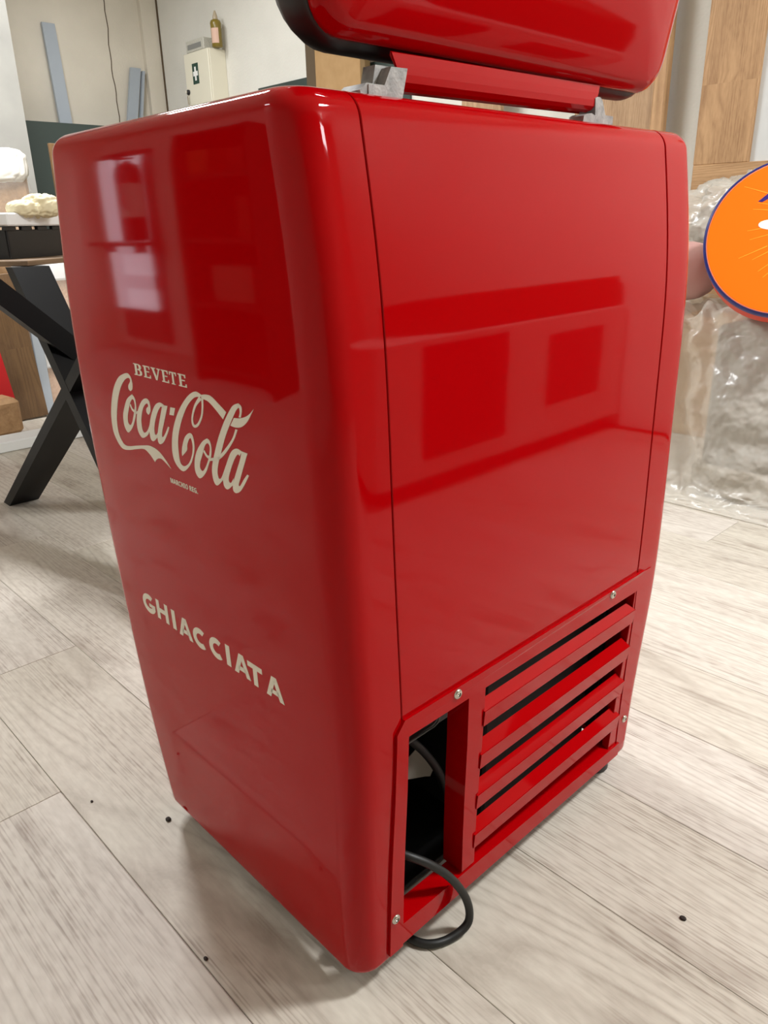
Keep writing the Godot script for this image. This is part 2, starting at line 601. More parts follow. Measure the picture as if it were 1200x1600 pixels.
func make_materials() -> void:
	var red := flat_mat("red_enamel", Color(0.63, 0.003, 0.02), 0.045)
	red.metallic_specular = 0.28
	flat_mat("white_vinyl", Color(0.84, 0.81, 0.74), 0.45)
	flat_mat("black_gap", Color(0.012, 0.012, 0.012), 0.7)
	flat_mat("rubber", Color(0.065, 0.058, 0.055), 0.42)
	flat_mat("chrome", Color(0.78, 0.76, 0.72), 0.18, 1.0)
	var al := noisy("cast_aluminium", Color(0.5, 0.5, 0.49), Color(0.68, 0.67, 0.65), 0.03, 0.6, 4.0, 0.4, 0.12)
	al.metallic = 0.3
	noisy("plaster_white", Color(0.83, 0.82, 0.78), Color(0.87, 0.86, 0.82), 0.006, 0.85, 0.5, 0.2, 0.2)
	noisy("plaster_beige", Color(0.79, 0.76, 0.695), Color(0.83, 0.8, 0.735), 0.006, 0.85, 0.5, 0.2, 0.2)
	noisy("ceiling_paint", Color(0.86, 0.85, 0.82), Color(0.89, 0.88, 0.85), 0.01, 0.9, 0.5)
	flat_mat("dado_green", Color(0.2, 0.245, 0.225), 0.5)
	flat_mat("board_green", Color(0.2, 0.245, 0.225), 0.5)
	noisy("cardboard", Color(0.62, 0.49, 0.32), Color(0.66, 0.53, 0.36), 0.02, 0.8, 1.0)
	flat_mat("cardboard_edge", Color(0.33, 0.27, 0.19), 0.85)
	flat_mat("black_steel", Color(0.012, 0.011, 0.011), 0.5, 0.0, 0.3)
	flat_mat("black_plastic", Color(0.07, 0.065, 0.062), 0.5)
	flat_mat("grey_blue", Color(0.62, 0.65, 0.675), 0.5)
	var film := flat_mat("plastic_film", Color(0.86, 0.84, 0.79, 0.5), 0.27)
	film.transparency = BaseMaterial3D.TRANSPARENCY_ALPHA
	film.cull_mode = BaseMaterial3D.CULL_DISABLED
	film.metallic_specular = 0.7
	var milky := flat_mat("milky_film", Color(0.88, 0.86, 0.81, 0.5), 0.3)
	milky.transparency = BaseMaterial3D.TRANSPARENCY_ALPHA
	milky.cull_mode = BaseMaterial3D.CULL_DISABLED
	milky.metallic_specular = 0.9
	for q in [film, milky]:
		q.uv1_triplanar = true
		q.uv1_world_triplanar = true
		q.uv1_scale = Vector3.ONE * 0.75
		q.normal_enabled = true
		q.normal_texture = bump_tex(44, 0.012, 12.0, 512, 4)
	var clear := flat_mat("clear_film", Color(0.9, 0.89, 0.86, 0.16), 0.27)
	clear.transparency = BaseMaterial3D.TRANSPARENCY_ALPHA
	clear.cull_mode = BaseMaterial3D.CULL_DISABLED
	clear.metallic_specular = 0.9
	var hood := flat_mat("white_hood", Color(0.88, 0.87, 0.83), 0.35)
	hood.metallic_specular = 0.6
	noisy("foam", Color(0.86, 0.87, 0.87), Color(0.95, 0.95, 0.94), 0.3, 0.9, 6.0, 3.0, 0.25)
	noisy("kraft", Color(0.55, 0.42, 0.28), Color(0.68, 0.54, 0.38), 0.02, 0.75, 2.0, 2.0, 0.03)
	noisy("pink_paper", Color(0.72, 0.58, 0.47), Color(0.8, 0.67, 0.56), 0.03, 0.7, 3.0, 3.0, 0.05)


# ------------------------------------------------------------------ room
func slab(lo: Vector3, hi: Vector3) -> SurfaceTool:
	var st := sm()
	box(st, (lo + hi) / 2.0, hi - lo)
	return st


func build_room() -> void:
	var pw: Material = M["plaster_white"]
	var pb: Material = M["plaster_beige"]
	struct("wall_right", slab(Vector3(2.53, 0, -5.1), Vector3(2.68, 2.75, 3.6)), pw, "white plaster wall behind the cooler, first aid cabinet on it", "wall")
	struct("wall_far", slab(Vector3(-2.75, 0, -5.12), Vector3(2.53, 2.75, -4.97)), pb, "beige plaster wall above the dark green board", "wall")
	struct("wall_left", slab(Vector3(-2.75, 0, -4.97), Vector3(-2.6, 2.75, 3.6)), pw, "white plaster wall with the extinguisher, mirrored in the cooler side", "wall")
	struct("wall_near", slab(Vector3(-2.6, 0, 3.4), Vector3(2.53, 2.75, 3.6)), noisy("plaster_grey", Color(0.6, 0.575, 0.53), Color(0.63, 0.605, 0.56), 0.006, 0.85, 0.5), "greyish plaster wall opposite the cooler back", "wall")
	struct("ceiling", slab(Vector3(-2.75, 2.75, -5.12), Vector3(2.68, 2.9, 3.6)), M["ceiling_paint"], "white painted ceiling with three lamps", "ceiling")
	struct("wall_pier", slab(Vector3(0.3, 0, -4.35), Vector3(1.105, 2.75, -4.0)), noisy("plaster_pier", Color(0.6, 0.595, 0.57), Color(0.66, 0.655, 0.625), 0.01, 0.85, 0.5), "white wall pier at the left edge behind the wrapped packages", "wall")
	# boxed-in corner and hairline cracks of the far wall
	struct("trim_1", slab(Vector3(2.4, 1.58, -4.97), Vector3(2.53, 2.75, -4.93)), pb, "narrow boxed strip in the corner of the beige wall", "trim")
	struct("trim_2", slab(Vector3(2.522, 0, -4.93), Vector3(2.53, 2.75, -4.918)), M["cardboard_edge"], "thin dark joint in the corner left of the cabinet", "trim")
	var st := sm()
	var pts := []
	for i in 22:
		pts.append(Vector3(2.15 + sin(i * 1.7) * 0.004 + sin(i * 0.6) * 0.004, 1.6 + i * 0.05, -4.969))
	tube(st, pts, 0.0035, 6)
	struct("trim_3", st, M["cardboard_edge"], "hairline crack running up the beige wall between the two planks", "crack")
	# dado of the right wall
	struct("trim_4", slab(Vector3(2.515, 0, -3.75), Vector3(2.53, 1.715, -2.4)), M["dado_green"], "dark green dado of the white wall beside the cardboard", "trim")


func build_floor() -> void:
	var f := Node3D.new()
	f.name = "floor"
	f.set_meta("kind", "structure")
	tag(f, "pale grey oak plank floor under the red cooler", "floor")
	add_child(f)
	var under := slab(Vector3(-2.75, -0.1, -5.12), Vector3(2.68, -0.0125, 3.6))
	obj("subfloor", under, M["cardboard_edge"], f)
	var tex := wood_textures(1024, 2048, 21, Color(0.795, 0.768, 0.722), Color(0.48, 0.425, 0.38), 0.34, 0.26, 0.13, 0.25)
	var mats := []
	for k in 4:
		var v: float = [1.0, 0.965, 0.985, 0.95][k]
		var m := wood_mat("oak_floor_%d" % k, tex, Vector2(0.9, 2.7), 0.52, 0.03, Color(v, v, v * [1.0, 0.99, 1.005, 0.985][k]))
		m.metallic_specular = 0.35
		mats.append(m)
	var w := 0.2225
	var r := RandomNumberGenerator.new()
	r.seed = 31
	for k in range(-10, 14):
		var x0: float = -0.4265 + (k - 1) * w
		var z := -5.0 - r.randf() * 1.2
		if k == 1 - 1:
			z = -0.392 - 1.28 * 4
		if k == 1:
			z = -0.85 - 1.28 * 4
		if k >= 2 and k <= 5:
			z = [-0.31, -0.12, -0.36, -0.2][k - 2] - 1.28 * 4
		var idx := 0
		while z < 3.4:
			var z1 := z + 1.28
			var a := maxf(z, -4.97)
			var b := minf(z1, 3.4)
			var xa := maxf(x0, -2.6)
			var xb := minf(x0 + w, 2.53)
			if b - a > 0.02 and xb - xa > 0.02:
				var st := sm()
				var lift := 0.0
				if k == 0 and z > -0.5 and z < 0.5:
					lift = 0.0016
				box(st, Vector3((xa + xb) / 2.0, -0.006 + lift * 0.5, (a + b) / 2.0), Vector3(xb - xa - 0.0009, 0.012 + lift, b - a - 0.001), 0.0007 + lift, Basis.IDENTITY, 2, Vector2(0.115 + r.randf() * 0.67, 0.65 + r.randf() * 1.38))
				obj("plank", st, mats[r.randi() % 4], f)
			z = z1
			idx += 1


# ------------------------------------------------------------------ the cooler
func cubic(ky: Array, km: Array, y: float) -> float:
	var t := clampf((y - YB) / (YT - YB), 0.0, 1.0)
	var i := mini(int(t / H), 5)
	var u := t - i * H
	var v := (i + 1) * H - t
	var m0: float = km[i]
	var m1: float = km[i + 1]
	var k0: float = ky[i]
	var k1: float = ky[i + 1]
	return m0 * v * v * v / (6 * H) + m1 * u * u * u / (6 * H) + (k0 / H - m0 * H / 6) * v + (k1 / H - m1 * H / 6) * u


func back(y: float) -> float:
	return cubic(BACK, BACK_M, y)


func front(y: float) -> float:
	return cubic(FRONT, FRONT_M, y)


func side(y: float) -> float:
	return cubic(SIDE, SIDE_M, y)


func body_levels(y0: float, y1: float) -> Array:
	# (y, inset) from the bottom lip over the sides to the flat top
	var out := []
	if y0 < 0.04:
		out.append(Vector2(YB + 0.012, ROUND_BOTTOM + 0.004))
		for i in 7:
			var a := PI / 2 * (1.0 - i / 6.0)
			out.append(Vector2(YB + ROUND_BOTTOM * (1.0 - sin(a)), ROUND_BOTTOM * (1.0 - cos(a))))
	for i in 41:
		var y := lerpf(maxf(y0, YB + ROUND_BOTTOM), YT - ROUND_TOP, i / 40.0)
		if out.is_empty() or y > out[-1].x + 0.001:
			out.append(Vector2(y, 0.0))
	for i in range(1, 9):
		var a := PI / 2 * i / 8.0
		out.append(Vector2(YT - ROUND_TOP + ROUND_TOP * sin(a), ROUND_TOP * (1.0 - cos(a))))
	out.append(Vector2(YT, 0.045))
	out.append(Vector2(YT, 0.07))
	out.append(Vector2(YT - 0.03, 0.073))
	return out


func build_cooler() -> void:
	var c := thing("drink_cooler", "glossy red barrel sided drink cooler with white script lettering and open lid", "cooler")
	var red: Material = M["red_enamel"]
	# shell: from the left seam of the back around the lettered side, the front and the right side to the right seam
	var rows := []
	var centers := []
	var lip_l := []
	var lip_r := []
	for lv in body_levels(0.0, 1.0):
		var y: float = lv.x
		var ins: float = lv.y
		var a := side(y) - ins
		var b := back(y) - ins
		var f := front(y) - ins
		var r := maxf(CORNER - ins * 0.6, 0.006)
		var ring := PackedVector3Array()
		var xl := -side(y) + SEAM_L - 0.0008
		var xr := side(y) - SEAM_R + 0.0012
		var dy := 0.01 if ins > 0.04 else 0.0
		lip_l.append([Vector3(xl, y - dy, b - 0.012), Vector3(xl, y, b - 0.0008), Vector3(xl - 0.0008, y, b)])
		lip_r.append([Vector3(xr, y - dy, b - 0.012), Vector3(xr, y, b - 0.0008), Vector3(xr + 0.0008, y, b)])
		for k in 4:
			ring.append(Vector3(lerpf(xl - 0.0008, -a + r, k / 4.0), y, b))
		for k in 11:
			var t := PI / 2 + PI / 2 * k / 10.0
			ring.append(Vector3(-a + r + r * cos(t), y, b - r + r * sin(t)))
		for k in range(1, 8):
			ring.append(Vector3(-a, y, lerpf(b - r, -f + r, k / 8.0)))
		for k in 11:
			var t := PI + PI / 2 * k / 10.0
			ring.append(Vector3(-a + r + r * cos(t), y, -f + r + r * sin(t)))
		for k in range(1, 6):
			ring.append(Vector3(lerpf(-a + r, a - r, k / 6.0), y, -f))
		for k in 11:
			var t := PI * 1.5 + PI / 2 * k / 10.0
			ring.append(Vector3(a - r + r * cos(t), y, -f + r + r * sin(t)))
		for k in range(1, 6):
			ring.append(Vector3(a, y, lerpf(-f + r, b - r, k / 6.0)))
		for k in 11:
			var t := PI / 2 * k / 10.0
			ring.append(Vector3(a - r + r * cos(t), y, b - r + r * sin(t)))
		for k in range(1, 5):
			ring.append(Vector3(lerpf(a - r, xr + 0.0008, k / 4.0), y, b))
		rows.append(ring)
		centers.append(Vector3(0, clampf(y, 0.1, 0.9), 0))
	var st := sm()
	loft(st, rows, centers, false)
	for i in lip_l.size() - 1:
		for k in 2:
			quad(st, lip_l[i][k], lip_l[i][k + 1], lip_l[i + 1][k + 1], lip_l[i + 1][k], Vector3(1, 0, 0.3))
			quad(st, lip_r[i][k], lip_r[i][k + 1], lip_r[i + 1][k + 1], lip_r[i + 1][k], Vector3(-1, 0, 0.3))
	obj("body_shell", st, red, c)
	# back panel between the seams
	st = sm()
	rows = []
	centers = []
	lip_l = []
	lip_r = []
	for lv in body_levels(0.38, 1.0):
		var y: float = lv.x
		var ins: float = lv.y
		var b := back(y) - ins - 0.0003
		var xl := -side(y) + SEAM_L + 0.0008
		var xr := side(y) - SEAM_R - 0.0012
		var ring := PackedVector3Array()
		lip_l.append([Vector3(xl, y, b - 0.012), Vector3(xl, y, b - 0.0008), Vector3(xl + 0.0008, y, b)])
		lip_r.append([Vector3(xr, y, b - 0.012), Vector3(xr, y, b - 0.0008), Vector3(xr - 0.0008, y, b)])
		for k in 13:
			ring.append(Vector3(lerpf(xl + 0.0008, xr - 0.0008, k / 12.0), y, b))
		rows.append(ring)
		centers.append(Vector3(0, clampf(y, 0.4, 0.9), 0))
	loft(st, rows, centers, false)
	for i in lip_l.size() - 1:
		for k in 2:
			quad(st, lip_l[i][k], lip_l[i][k + 1], lip_l[i + 1][k + 1], lip_l[i + 1][k], Vector3(-1, 0, 0.3))
			quad(st, lip_r[i][k], lip_r[i][k + 1], lip_r[i + 1][k + 1], lip_r[i + 1][k], Vector3(1, 0, 0.3))
	var panel := obj("back_panel", st, red, c)
	panel.set_meta("label", "flat red back panel between two seams")
	# dark backing behind the seams
	for s in [-1.0, 1.0]:
		st = sm()
		var prev := []
		for i in 24:
			var y := lerpf(0.36, 0.985, i / 23.0)
			var xm: float = (-side(y) + SEAM_L) if s < 0.0 else (side(y) - SEAM_R)
			var z := back(y) - 0.013 - (0.012 if y > 0.97 else 0.0)
			var q := [Vector3(xm - 0.012, y, z), Vector3(xm + 0.012, y, z)]
			if i:
				quad(st, prev[0], prev[1], q[1], q[0], Vector3(0, 0, 1))
			prev = q
		obj("seam_backing", st, M["black_gap"], c)
	# inside: ice tub and dark machine compartment
	st = sm()
	var a0 := 0.268
	var bz := 0.164
	for q in [[Vector3(-a0, 0.98, bz), Vector3(a0, 0.98, bz), Vector3(0, 0, -1)], [Vector3(a0, 0.98, bz), Vector3(a0, 0.98, -bz), Vector3(-1, 0, 0)], [Vector3(a0, 0.98, -bz), Vector3(-a0, 0.98, -bz), Vector3(0, 0, 1)], [Vector3(-a0, 0.98, -bz), Vector3(-a0, 0.98, bz), Vector3(1, 0, 0)]]:
		quad(st, q[0], q[1], q[1] - Vector3(0, 0.45, 0), q[0] - Vector3(0, 0.45, 0), q[2])
	quad(st, Vector3(-a0, 0.53, bz), Vector3(a0, 0.53, bz), Vector3(a0, 0.53, -bz), Vector3(-a0, 0.53, -bz), Vector3.UP)
	obj("ice_tub", st, flat_mat("tub_steel", Color(0.6, 0.6, 0.58), 0.35, 0.8), c)
	st = sm()
	box(st, Vector3(0, 0.445, 0), Vector3(0.58, 0.01, 0.44), 0.001)
	box(st, Vector3(0, 0.25, -0.19), Vector3(0.58, 0.38, 0.01), 0.001)
	box(st, Vector3(-0.29, 0.25, 0.0), Vector3(0.01, 0.38, 0.4), 0.001)
	box(st, Vector3(0.29, 0.25, 0.0), Vector3(0.01, 0.38, 0.4), 0.001)
	box(st, Vector3(0, 0.022, -0.02), Vector3(0.58, 0.008, 0.4), 0.001)
	obj("machine_compartment", st, M["black_gap"], c)
	st = sm()
	box(st, Vector3(0.11, 0.22, 0.12), Vector3(0.27, 0.36, 0.16), 0.004)
	obj("condenser", st, M["black_gap"], c)
	st = sm()
	box(st, Vector3(-0.15, 0.345, 0.13), Vector3(0.14, 0.13, 0.14), 0.006)
	var unit := obj("thermostat_box", st, flat_mat("dark_housing", Color(0.045, 0.045, 0.05), 0.35), c)
	st = sm()
	var lp := []
	for q in [Vector3(-0.215, 0.288, 0.2025), Vector3(-0.135, 0.288, 0.2025), Vector3(-0.1275, 0.291, 0.2025), Vector3(-0.125, 0.298, 0.2025), Vector3(-0.125, 0.345, 0.2025), Vector3(-0.128, 0.352, 0.2025), Vector3(-0.215, 0.355, 0.2025)]:
		lp.append(q)
	tube(st, lp, 0.0013, 6)
	obj("label_border", st, flat_mat("grey_line", Color(0.5, 0.5, 0.5), 0.4), unit)
	st = sm()
	var poly := [Vector2(-0.16, 0.13), Vector2(-0.104, 0.128), Vector2(-0.0655, 0.143), Vector2(-0.03, 0.084), Vector2(-0.038, 0.073), Vector2(-0.05, 0.08), Vector2(-0.09, 0.098), Vector2(-0.15, 0.09)]
	prism(st, poly, Vector3(0, 0.02, 0.105), Vector3.RIGHT, Vector3.UP, Vector3(0, 0, 1), 0.001)
	obj("paper_slip", st, flat_mat("paper", Color(0.75, 0.73, 0.68), 0.8), c)
	st = sm()
	lathe(st, [Vector2(0.02, 0.0), Vector2(0.075, 0.002), Vector2(0.08, 0.02), Vector2(0.08, 0.1), Vector2(0.07, 0.13), Vector2(0.04, 0.145), Vector2(0.005, 0.15)], Basis.IDENTITY, Vector3(-0.08, 0.035, -0.02), 24)
	obj("compressor", st, M["black_plastic"], c)
	st = sm()
	tube(st, spline([Vector3(-0.22, 0.285, 0.16), Vector3(-0.17, 0.275, 0.17), Vector3(-0.13, 0.235, 0.17), Vector3(-0.09, 0.17, 0.17), Vector3(-0.06, 0.1, 0.16)]), 0.006, 10)
	obj("hose", st, M["black_plastic"], c)
	build_vent(c)
	build_lid(c)
	build_lettering(c)
	# feet
	for p in [Vector2(-0.262, -0.165), Vector2(0.262, -0.165), Vector2(-0.275, 0.2), Vector2(0.265, 0.215)]:
		st = sm()
		lathe(st, [Vector2(0.022, 0.0), Vector2(0.024, 0.003), Vector2(0.022, 0.022), Vector2(0.012, 0.03), Vector2(0.012, 0.06)], Basis.IDENTITY, Vector3(p.x, 0, p.y), 18)
		obj("foot", st, M["rubber"], c)
	# power cord looping out of the hole and back under the cooler
	st = sm()
	tube(st, spline([Vector3(-0.25, 0.118, 0.06), Vector3(-0.235, 0.147, 0.15), Vector3(-0.222, 0.153, 0.22), Vector3(-0.197, 0.137, 0.25), Vector3(-0.168, 0.1, 0.264), Vector3(-0.146, 0.052, 0.272), Vector3(-0.147, 0.018, 0.276), Vector3(-0.172, 0.0065, 0.27), Vector3(-0.198, 0.0062, 0.258), Vector3(-0.212, 0.0062, 0.235), Vector3(-0.215, 0.0062, 0.19), Vector3(-0.19, 0.0062, 0.1), Vector3(-0.1, 0.0062, 0.02)]), 0.0056, 12)
	obj("power_cord", st, flat_mat("cord_rubber", Color(0.075, 0.078, 0.066), 0.5), c)


func vbar(st: SurfaceTool, x0: float, x1: float, y0: float, y1: float, zin: float, zout: float, x0b := 99.0, x1b := 99.0) -> void:
	# upright bar that follows the back's profile; x0b/x1b: edges at the bottom
	if x0b > 90.0:
		x0b = x0
	if x1b > 90.0:
		x1b = x1
	var n := 4
	var c := 0.0012
	for i in n:
		var ya := lerpf(y0, y1, float(i) / n)
		var yb := lerpf(y0, y1, float(i + 1) / n)
		var ta := float(i) / n
		var tb := float(i + 1) / n
		var la := lerpf(x0b, x0, ta)
		var lb := lerpf(x0b, x0, tb)
		var ra := lerpf(x1b, x1, ta)
		var rb := lerpf(x1b, x1, tb)
		hexa(st, [Vector3(la, ya, back(ya) + zin), Vector3(la, ya, back(ya) + zout), Vector3(ra, ya, back(ya) + zout), Vector3(ra, ya, back(ya) + zin)], [Vector3(lb, yb, back(yb) + zin), Vector3(lb, yb, back(yb) + zout), Vector3(rb, yb, back(yb) + zout), Vector3(rb, yb, back(yb) + zin)])


func build_vent(c: Node3D) -> void:
	var red: Material = M["red_enamel"]
	var o := 0.0035
	var st := sm()
	# top flange with a cut corner at its left end
	var yt := 0.395
	hexa(st, [Vector3(-0.268, 0.371, back(0.371) - 0.002), Vector3(-0.268, 0.371, back(0.371) + o), Vector3(0.2535, 0.367, back(0.367) + o), Vector3(0.2535, 0.367, back(0.367) - 0.002)],
		[Vector3(-0.268, 0.381, back(0.381) - 0.002), Vector3(-0.268, 0.381, back(0.381) + o), Vector3(0.2535, yt, back(yt) + o), Vector3(0.2535, yt, back(yt) - 0.002)])
	hexa(st, [Vector3(-0.268, 0.381, back(0.381) - 0.002), Vector3(-0.268, 0.381, back(0.381) + o), Vector3(0.2535, yt - 0.004, back(yt) + o), Vector3(0.2535, yt - 0.004, back(yt) - 0.002)],
		[Vector3(-0.256, yt, back(yt) - 0.002), Vector3(-0.256, yt, back(yt) + o), Vector3(0.262, yt + 0.001, back(yt) + o + 0.001), Vector3(0.262, yt + 0.001, back(yt) - 0.002)])
	vbar(st, -0.268, -0.25, 0.046, 0.372, -0.012, o, -0.273, -0.2505)
	vbar(st, 0.249, 0.287, 0.06, 0.392, -0.012, 0.0012, 0.262, 0.29)
	vbar(st, -0.148, -0.117, 0.085, 0.37, -0.03, o - 0.0005, -0.139, -0.114)
	# bottom rail: top face, front face
	hexa(st, [Vector3(-0.2505, 0.05, back(0.05) - 0.024), Vector3(-0.2505, 0.05, back(0.05) + o), Vector3(0.268, 0.044, back(0.04) + o), Vector3(0.268, 0.044, back(0.04) - 0.024)],
		[Vector3(-0.2505, 0.088, back(0.088) - 0.024), Vector3(-0.2505, 0.084, back(0.084) + o), Vector3(0.268, 0.068, back(0.066) + o), Vector3(0.268, 0.072, back(0.066) - 0.024)])
	var frame := obj("vent_frame", st, red, c)
	for k in 4:
		st = sm()
		var y: float = [0.3455, 0.283, 0.2165, 0.1495][k]
		var d: float = [0.0325, 0.037, 0.037, 0.037][k]
		var drop: float = [0.0105, 0.0145, 0.0145, 0.0145][k]
		var x0 := -0.118
		var x1 := 0.242 + 0.002 * k
		var zi := -0.007
		var zo := o + 0.002
		var t := 0.0012
		# sloping blade
		hexa(st, [Vector3(x0, y, back(y) + zi), Vector3(x0, y - drop, back(y - drop) + zo - 0.001), Vector3(x1 + 0.004, y - drop, back(y - drop) + zo - 0.001), Vector3(x1 - 0.006, y, back(y) + zi)],
			[Vector3(x0, y - t, back(y) + zi), Vector3(x0, y - drop - t, back(y - drop) + zo - 0.001), Vector3(x1 + 0.004, y - drop - t, back(y - drop) + zo - 0.001), Vector3(x1 - 0.006, y - t, back(y) + zi)])
		# turned-down lip
		var yl := y - drop + 0.0005
		var yb := y - d
		hexa(st, [Vector3(x0, yl, back(yl) + zo - t), Vector3(x0, yl, back(yl) + zo), Vector3(x1 + 0.004, yl, back(yl) + zo), Vector3(x1 + 0.004, yl, back(yl) + zo - t)],
			[Vector3(x0, yb, back(yb) + zo - t - 0.001), Vector3(x0, yb, back(yb) + zo - 0.001), Vector3(x1 + 0.001, yb, back(yb) + zo - 0.001), Vector3(x1 + 0.001, yb, back(yb) + zo - t - 0.001)])
		obj("louver", st, red, frame)
	for p in [Vector3(-0.17, 0.387, o), Vector3(0.17, 0.389, o), Vector3(-0.264, 0.104, o), Vector3(0.277, 0.112, 0.0012)]:
		st = sm()
		var b := Basis(Vector3.RIGHT, Vector3(0, 0, 1), Vector3(0, -1, 0))
		lathe(st, [Vector2(0.0064, -0.0005), Vector2(0.0064, 0.001), Vector2(0.0054, 0.0024), Vector2(0.0034, 0.0031), Vector2(0.0026, 0.003), Vector2(0.0022, 0.001), Vector2(0.0006, 0.0008)], b, Vector3(p.x, p.y, back(p.y) + p.z), 16)
		var s := obj("screw", st, M["chrome"], frame)
		s.set_meta("label", "small chrome screw")


func outline(w: float, h: float, r: float, n := 8) -> Array:
	# rounded rectangle, x centred, y from 0 to h, as (x, y)
	var out := []
	for k in 4:
		var cx: float = [w - r, -w + r, -w + r, w - r][k]
		var cy: float = [h - r, h - r, r, r][k]
		for i in n + 1:
			var t := PI / 2 * (k + float(i) / n)
			out.append(Vector2(cx + r * cos(t), cy + r * sin(t)))
		if k % 2 == 0:
			for i in range(1, 6):
				out.append(Vector2(lerpf(cx, [-w + r, 0, w - r, 0][k], i / 6.0), cy + (r if k == 0 else -r)))
		else:
			for i in range(1, 5):
				out.append(Vector2(cx + (-r if k == 1 else r), lerpf(cy, r if k == 1 else h - r, i / 5.0)))
	return out


func lid_rows(levels: Array, w: float, h: float, r: float, at: Vector3, u: Vector3, n: Vector3) -> Array:
	# levels: (inset, offset along n)
	var rows := []
	for lv in levels:
		var ins: float = lv.x
		var ring := PackedVector3Array()
		for q in outline(w - ins, h - 2.0 * ins, maxf(r - ins * 0.5, 0.012)):
			ring.append(at + Vector3.RIGHT * q.x + u * (q.y + ins) + n * lv.y)
		rows.append(ring)
	return rows


func build_lid(c: Node3D) -> void:
	var lean := 0.2
	var u := Vector3(0, 1, lean).normalized()
	var n := Vector3(0, -lean, 1).normalized()
	var at := Vector3(0.006, 1.044, 0.186)
	var w := 0.287
	var h := 0.46
	var red: Material = M["red_enamel"]
	var lid := Node3D.new()
	lid.name = "lid"
	c.add_child(lid)
	lid.set_meta("label", "open red lid with a black rubber rim")
	var st := sm()
	var lv := [Vector2(0.004, -0.003), Vector2(0.0, 0.0), Vector2(0.0008, 0.006), Vector2(0.004, 0.012), Vector2(0.009, 0.0165), Vector2(0.016, 0.019), Vector2(0.03, 0.021), Vector2(0.06, 0.024), Vector2(0.12, 0.0275), Vector2(0.2, 0.029), Vector2(0.228, 0.0292)]
	var rows := lid_rows(lv, w, h, 0.04, at, u, n)
	var centers := []
	for i in rows.size():
		centers.append(at + u * h / 2.0 - n * 0.15)
	loft(st, rows, centers)
	cap(st, rows[-1], n)
	obj("lid_shell", st, red, lid)
	st = sm()
	var gl := [Vector2(0.02, 0.0), Vector2(-0.004, -0.0015), Vector2(-0.008, -0.006), Vector2(-0.0105, -0.014), Vector2(-0.0105, -0.03), Vector2(-0.007, -0.04), Vector2(0.004, -0.044), Vector2(0.04, -0.044)]
	rows = lid_rows(gl, w, h, 0.055, at, u, n)
	centers = []
	for i in rows.size():
		centers.append(at + u * h / 2.0 - n * 0.02)
	loft(st, rows, centers)
	obj("rubber_gasket", st, M["rubber"], lid)
	st = sm()
	rows = lid_rows([Vector2(0.035, -0.044), Vector2(0.045, -0.05), Vector2(0.2, -0.05)], w, h, 0.05, at, u, n)
	centers = []
	for i in rows.size():
		centers.append(at + u * h / 2.0)
	loft(st, rows, centers)
	cap(st, rows[-1], -n)
	obj("inner_liner", st, flat_mat("liner", Color(0.75, 0.74, 0.72), 0.5), lid)
	# hinge apron under the lid
	st = sm()
	var prof := [Vector2(0.004, -0.002), Vector2(0.0025, 0.0), Vector2(-0.008, 0.001), Vector2(-0.018, 0.0015), Vector2(-0.026, 0.001), Vector2(-0.031, -0.002), Vector2(-0.0335, -0.008), Vector2(-0.034, -0.018), Vector2(-0.0325, -0.018), Vector2(-0.032, -0.009), Vector2(-0.029, -0.0035), Vector2(-0.0245, -0.0015), Vector2(-0.008, -0.0015), Vector2(0.0, -0.003)]
	rows = []
	centers = []
	for k in 9:
		var ring := PackedVector3Array()
		for q in prof:
			var t: float = clampf(-q.x / 0.034, 0.0, 1.0)
			ring.append(Vector3(lerpf(lerpf(-0.1885, -0.174, t), lerpf(0.159, 0.145, t), k / 8.0), 1.037 + q.x * 0.8 + 0.004 * k / 8.0, 0.1975 + q.y))
		rows.append(ring)
	st.set_smooth_group(-1)
	for k in 8:
		for j in prof.size():
			var jn := (j + 1) % prof.size()
			var e := Vector2(prof[jn].x - prof[j].x, prof[jn].y - prof[j].y)
			quad(st, rows[k][j], rows[k][jn], rows[k + 1][jn], rows[k + 1][j], Vector3(0, e.y, -e.x))
	for q in [rows[0], rows[-1]]:
		var n2 := prof.size()
		for j in n2 / 2 - 1:
			quad(st, q[j], q[j + 1], q[n2 - 2 - j], q[n2 - 1 - j], Vector3.LEFT if q == rows[0] else Vector3.RIGHT)
	obj("hinge_apron", st, red, lid)
	# two cast hinge brackets on the cooler's top
	st = sm()
	var al: Material = M["cast_aluminium"]
	var e1 := Vector3.RIGHT
	var e2 := Vector3.UP
	var e3 := Vector3(0, 0, 1)
	prism(st, [Vector2(-0.1971, 1.0256), Vector2(-0.176, 1.0262), Vector2(-0.1838, 0.9985), Vector2(-0.2253, 0.9985), Vector2(-0.2249, 1.0096), Vector2(-0.2055, 1.0103)], Vector3(0, 0, 0.205), e1, e2, e3, -0.012)
	prism(st, [Vector2(-0.2345, 1.0045), Vector2(-0.2264, 1.0105), Vector2(-0.2, 1.0105), Vector2(-0.2, 0.999), Vector2(-0.2267, 0.999), Vector2(-0.2335, 1.001)], Vector3(0, 0, 0.204), e1, e2, e3, -0.03)
	prism(st, [Vector2(-0.205, 1.028), Vector2(-0.178, 1.0285), Vector2(-0.186, 1.0), Vector2(-0.212, 1.0)], Vector3(0, 0, 0.193), e1, e2, e3, -0.016)
	obj("hinge_bracket", st, al, c)
	st = sm()
	prism(st, [Vector2(0.1477, 1.0285), Vector2(0.151, 1.0302), Vector2(0.158, 1.0305), Vector2(0.1635, 1.027), Vector2(0.1719, 1.0122), Vector2(0.1897, 1.012), Vector2(0.1896, 0.9985), Vector2(0.14, 0.9985), Vector2(0.14, 1.01), Vector2(0.1492, 1.01)], Vector3(0, 0, 0.2), e1, e2, e3, -0.022)
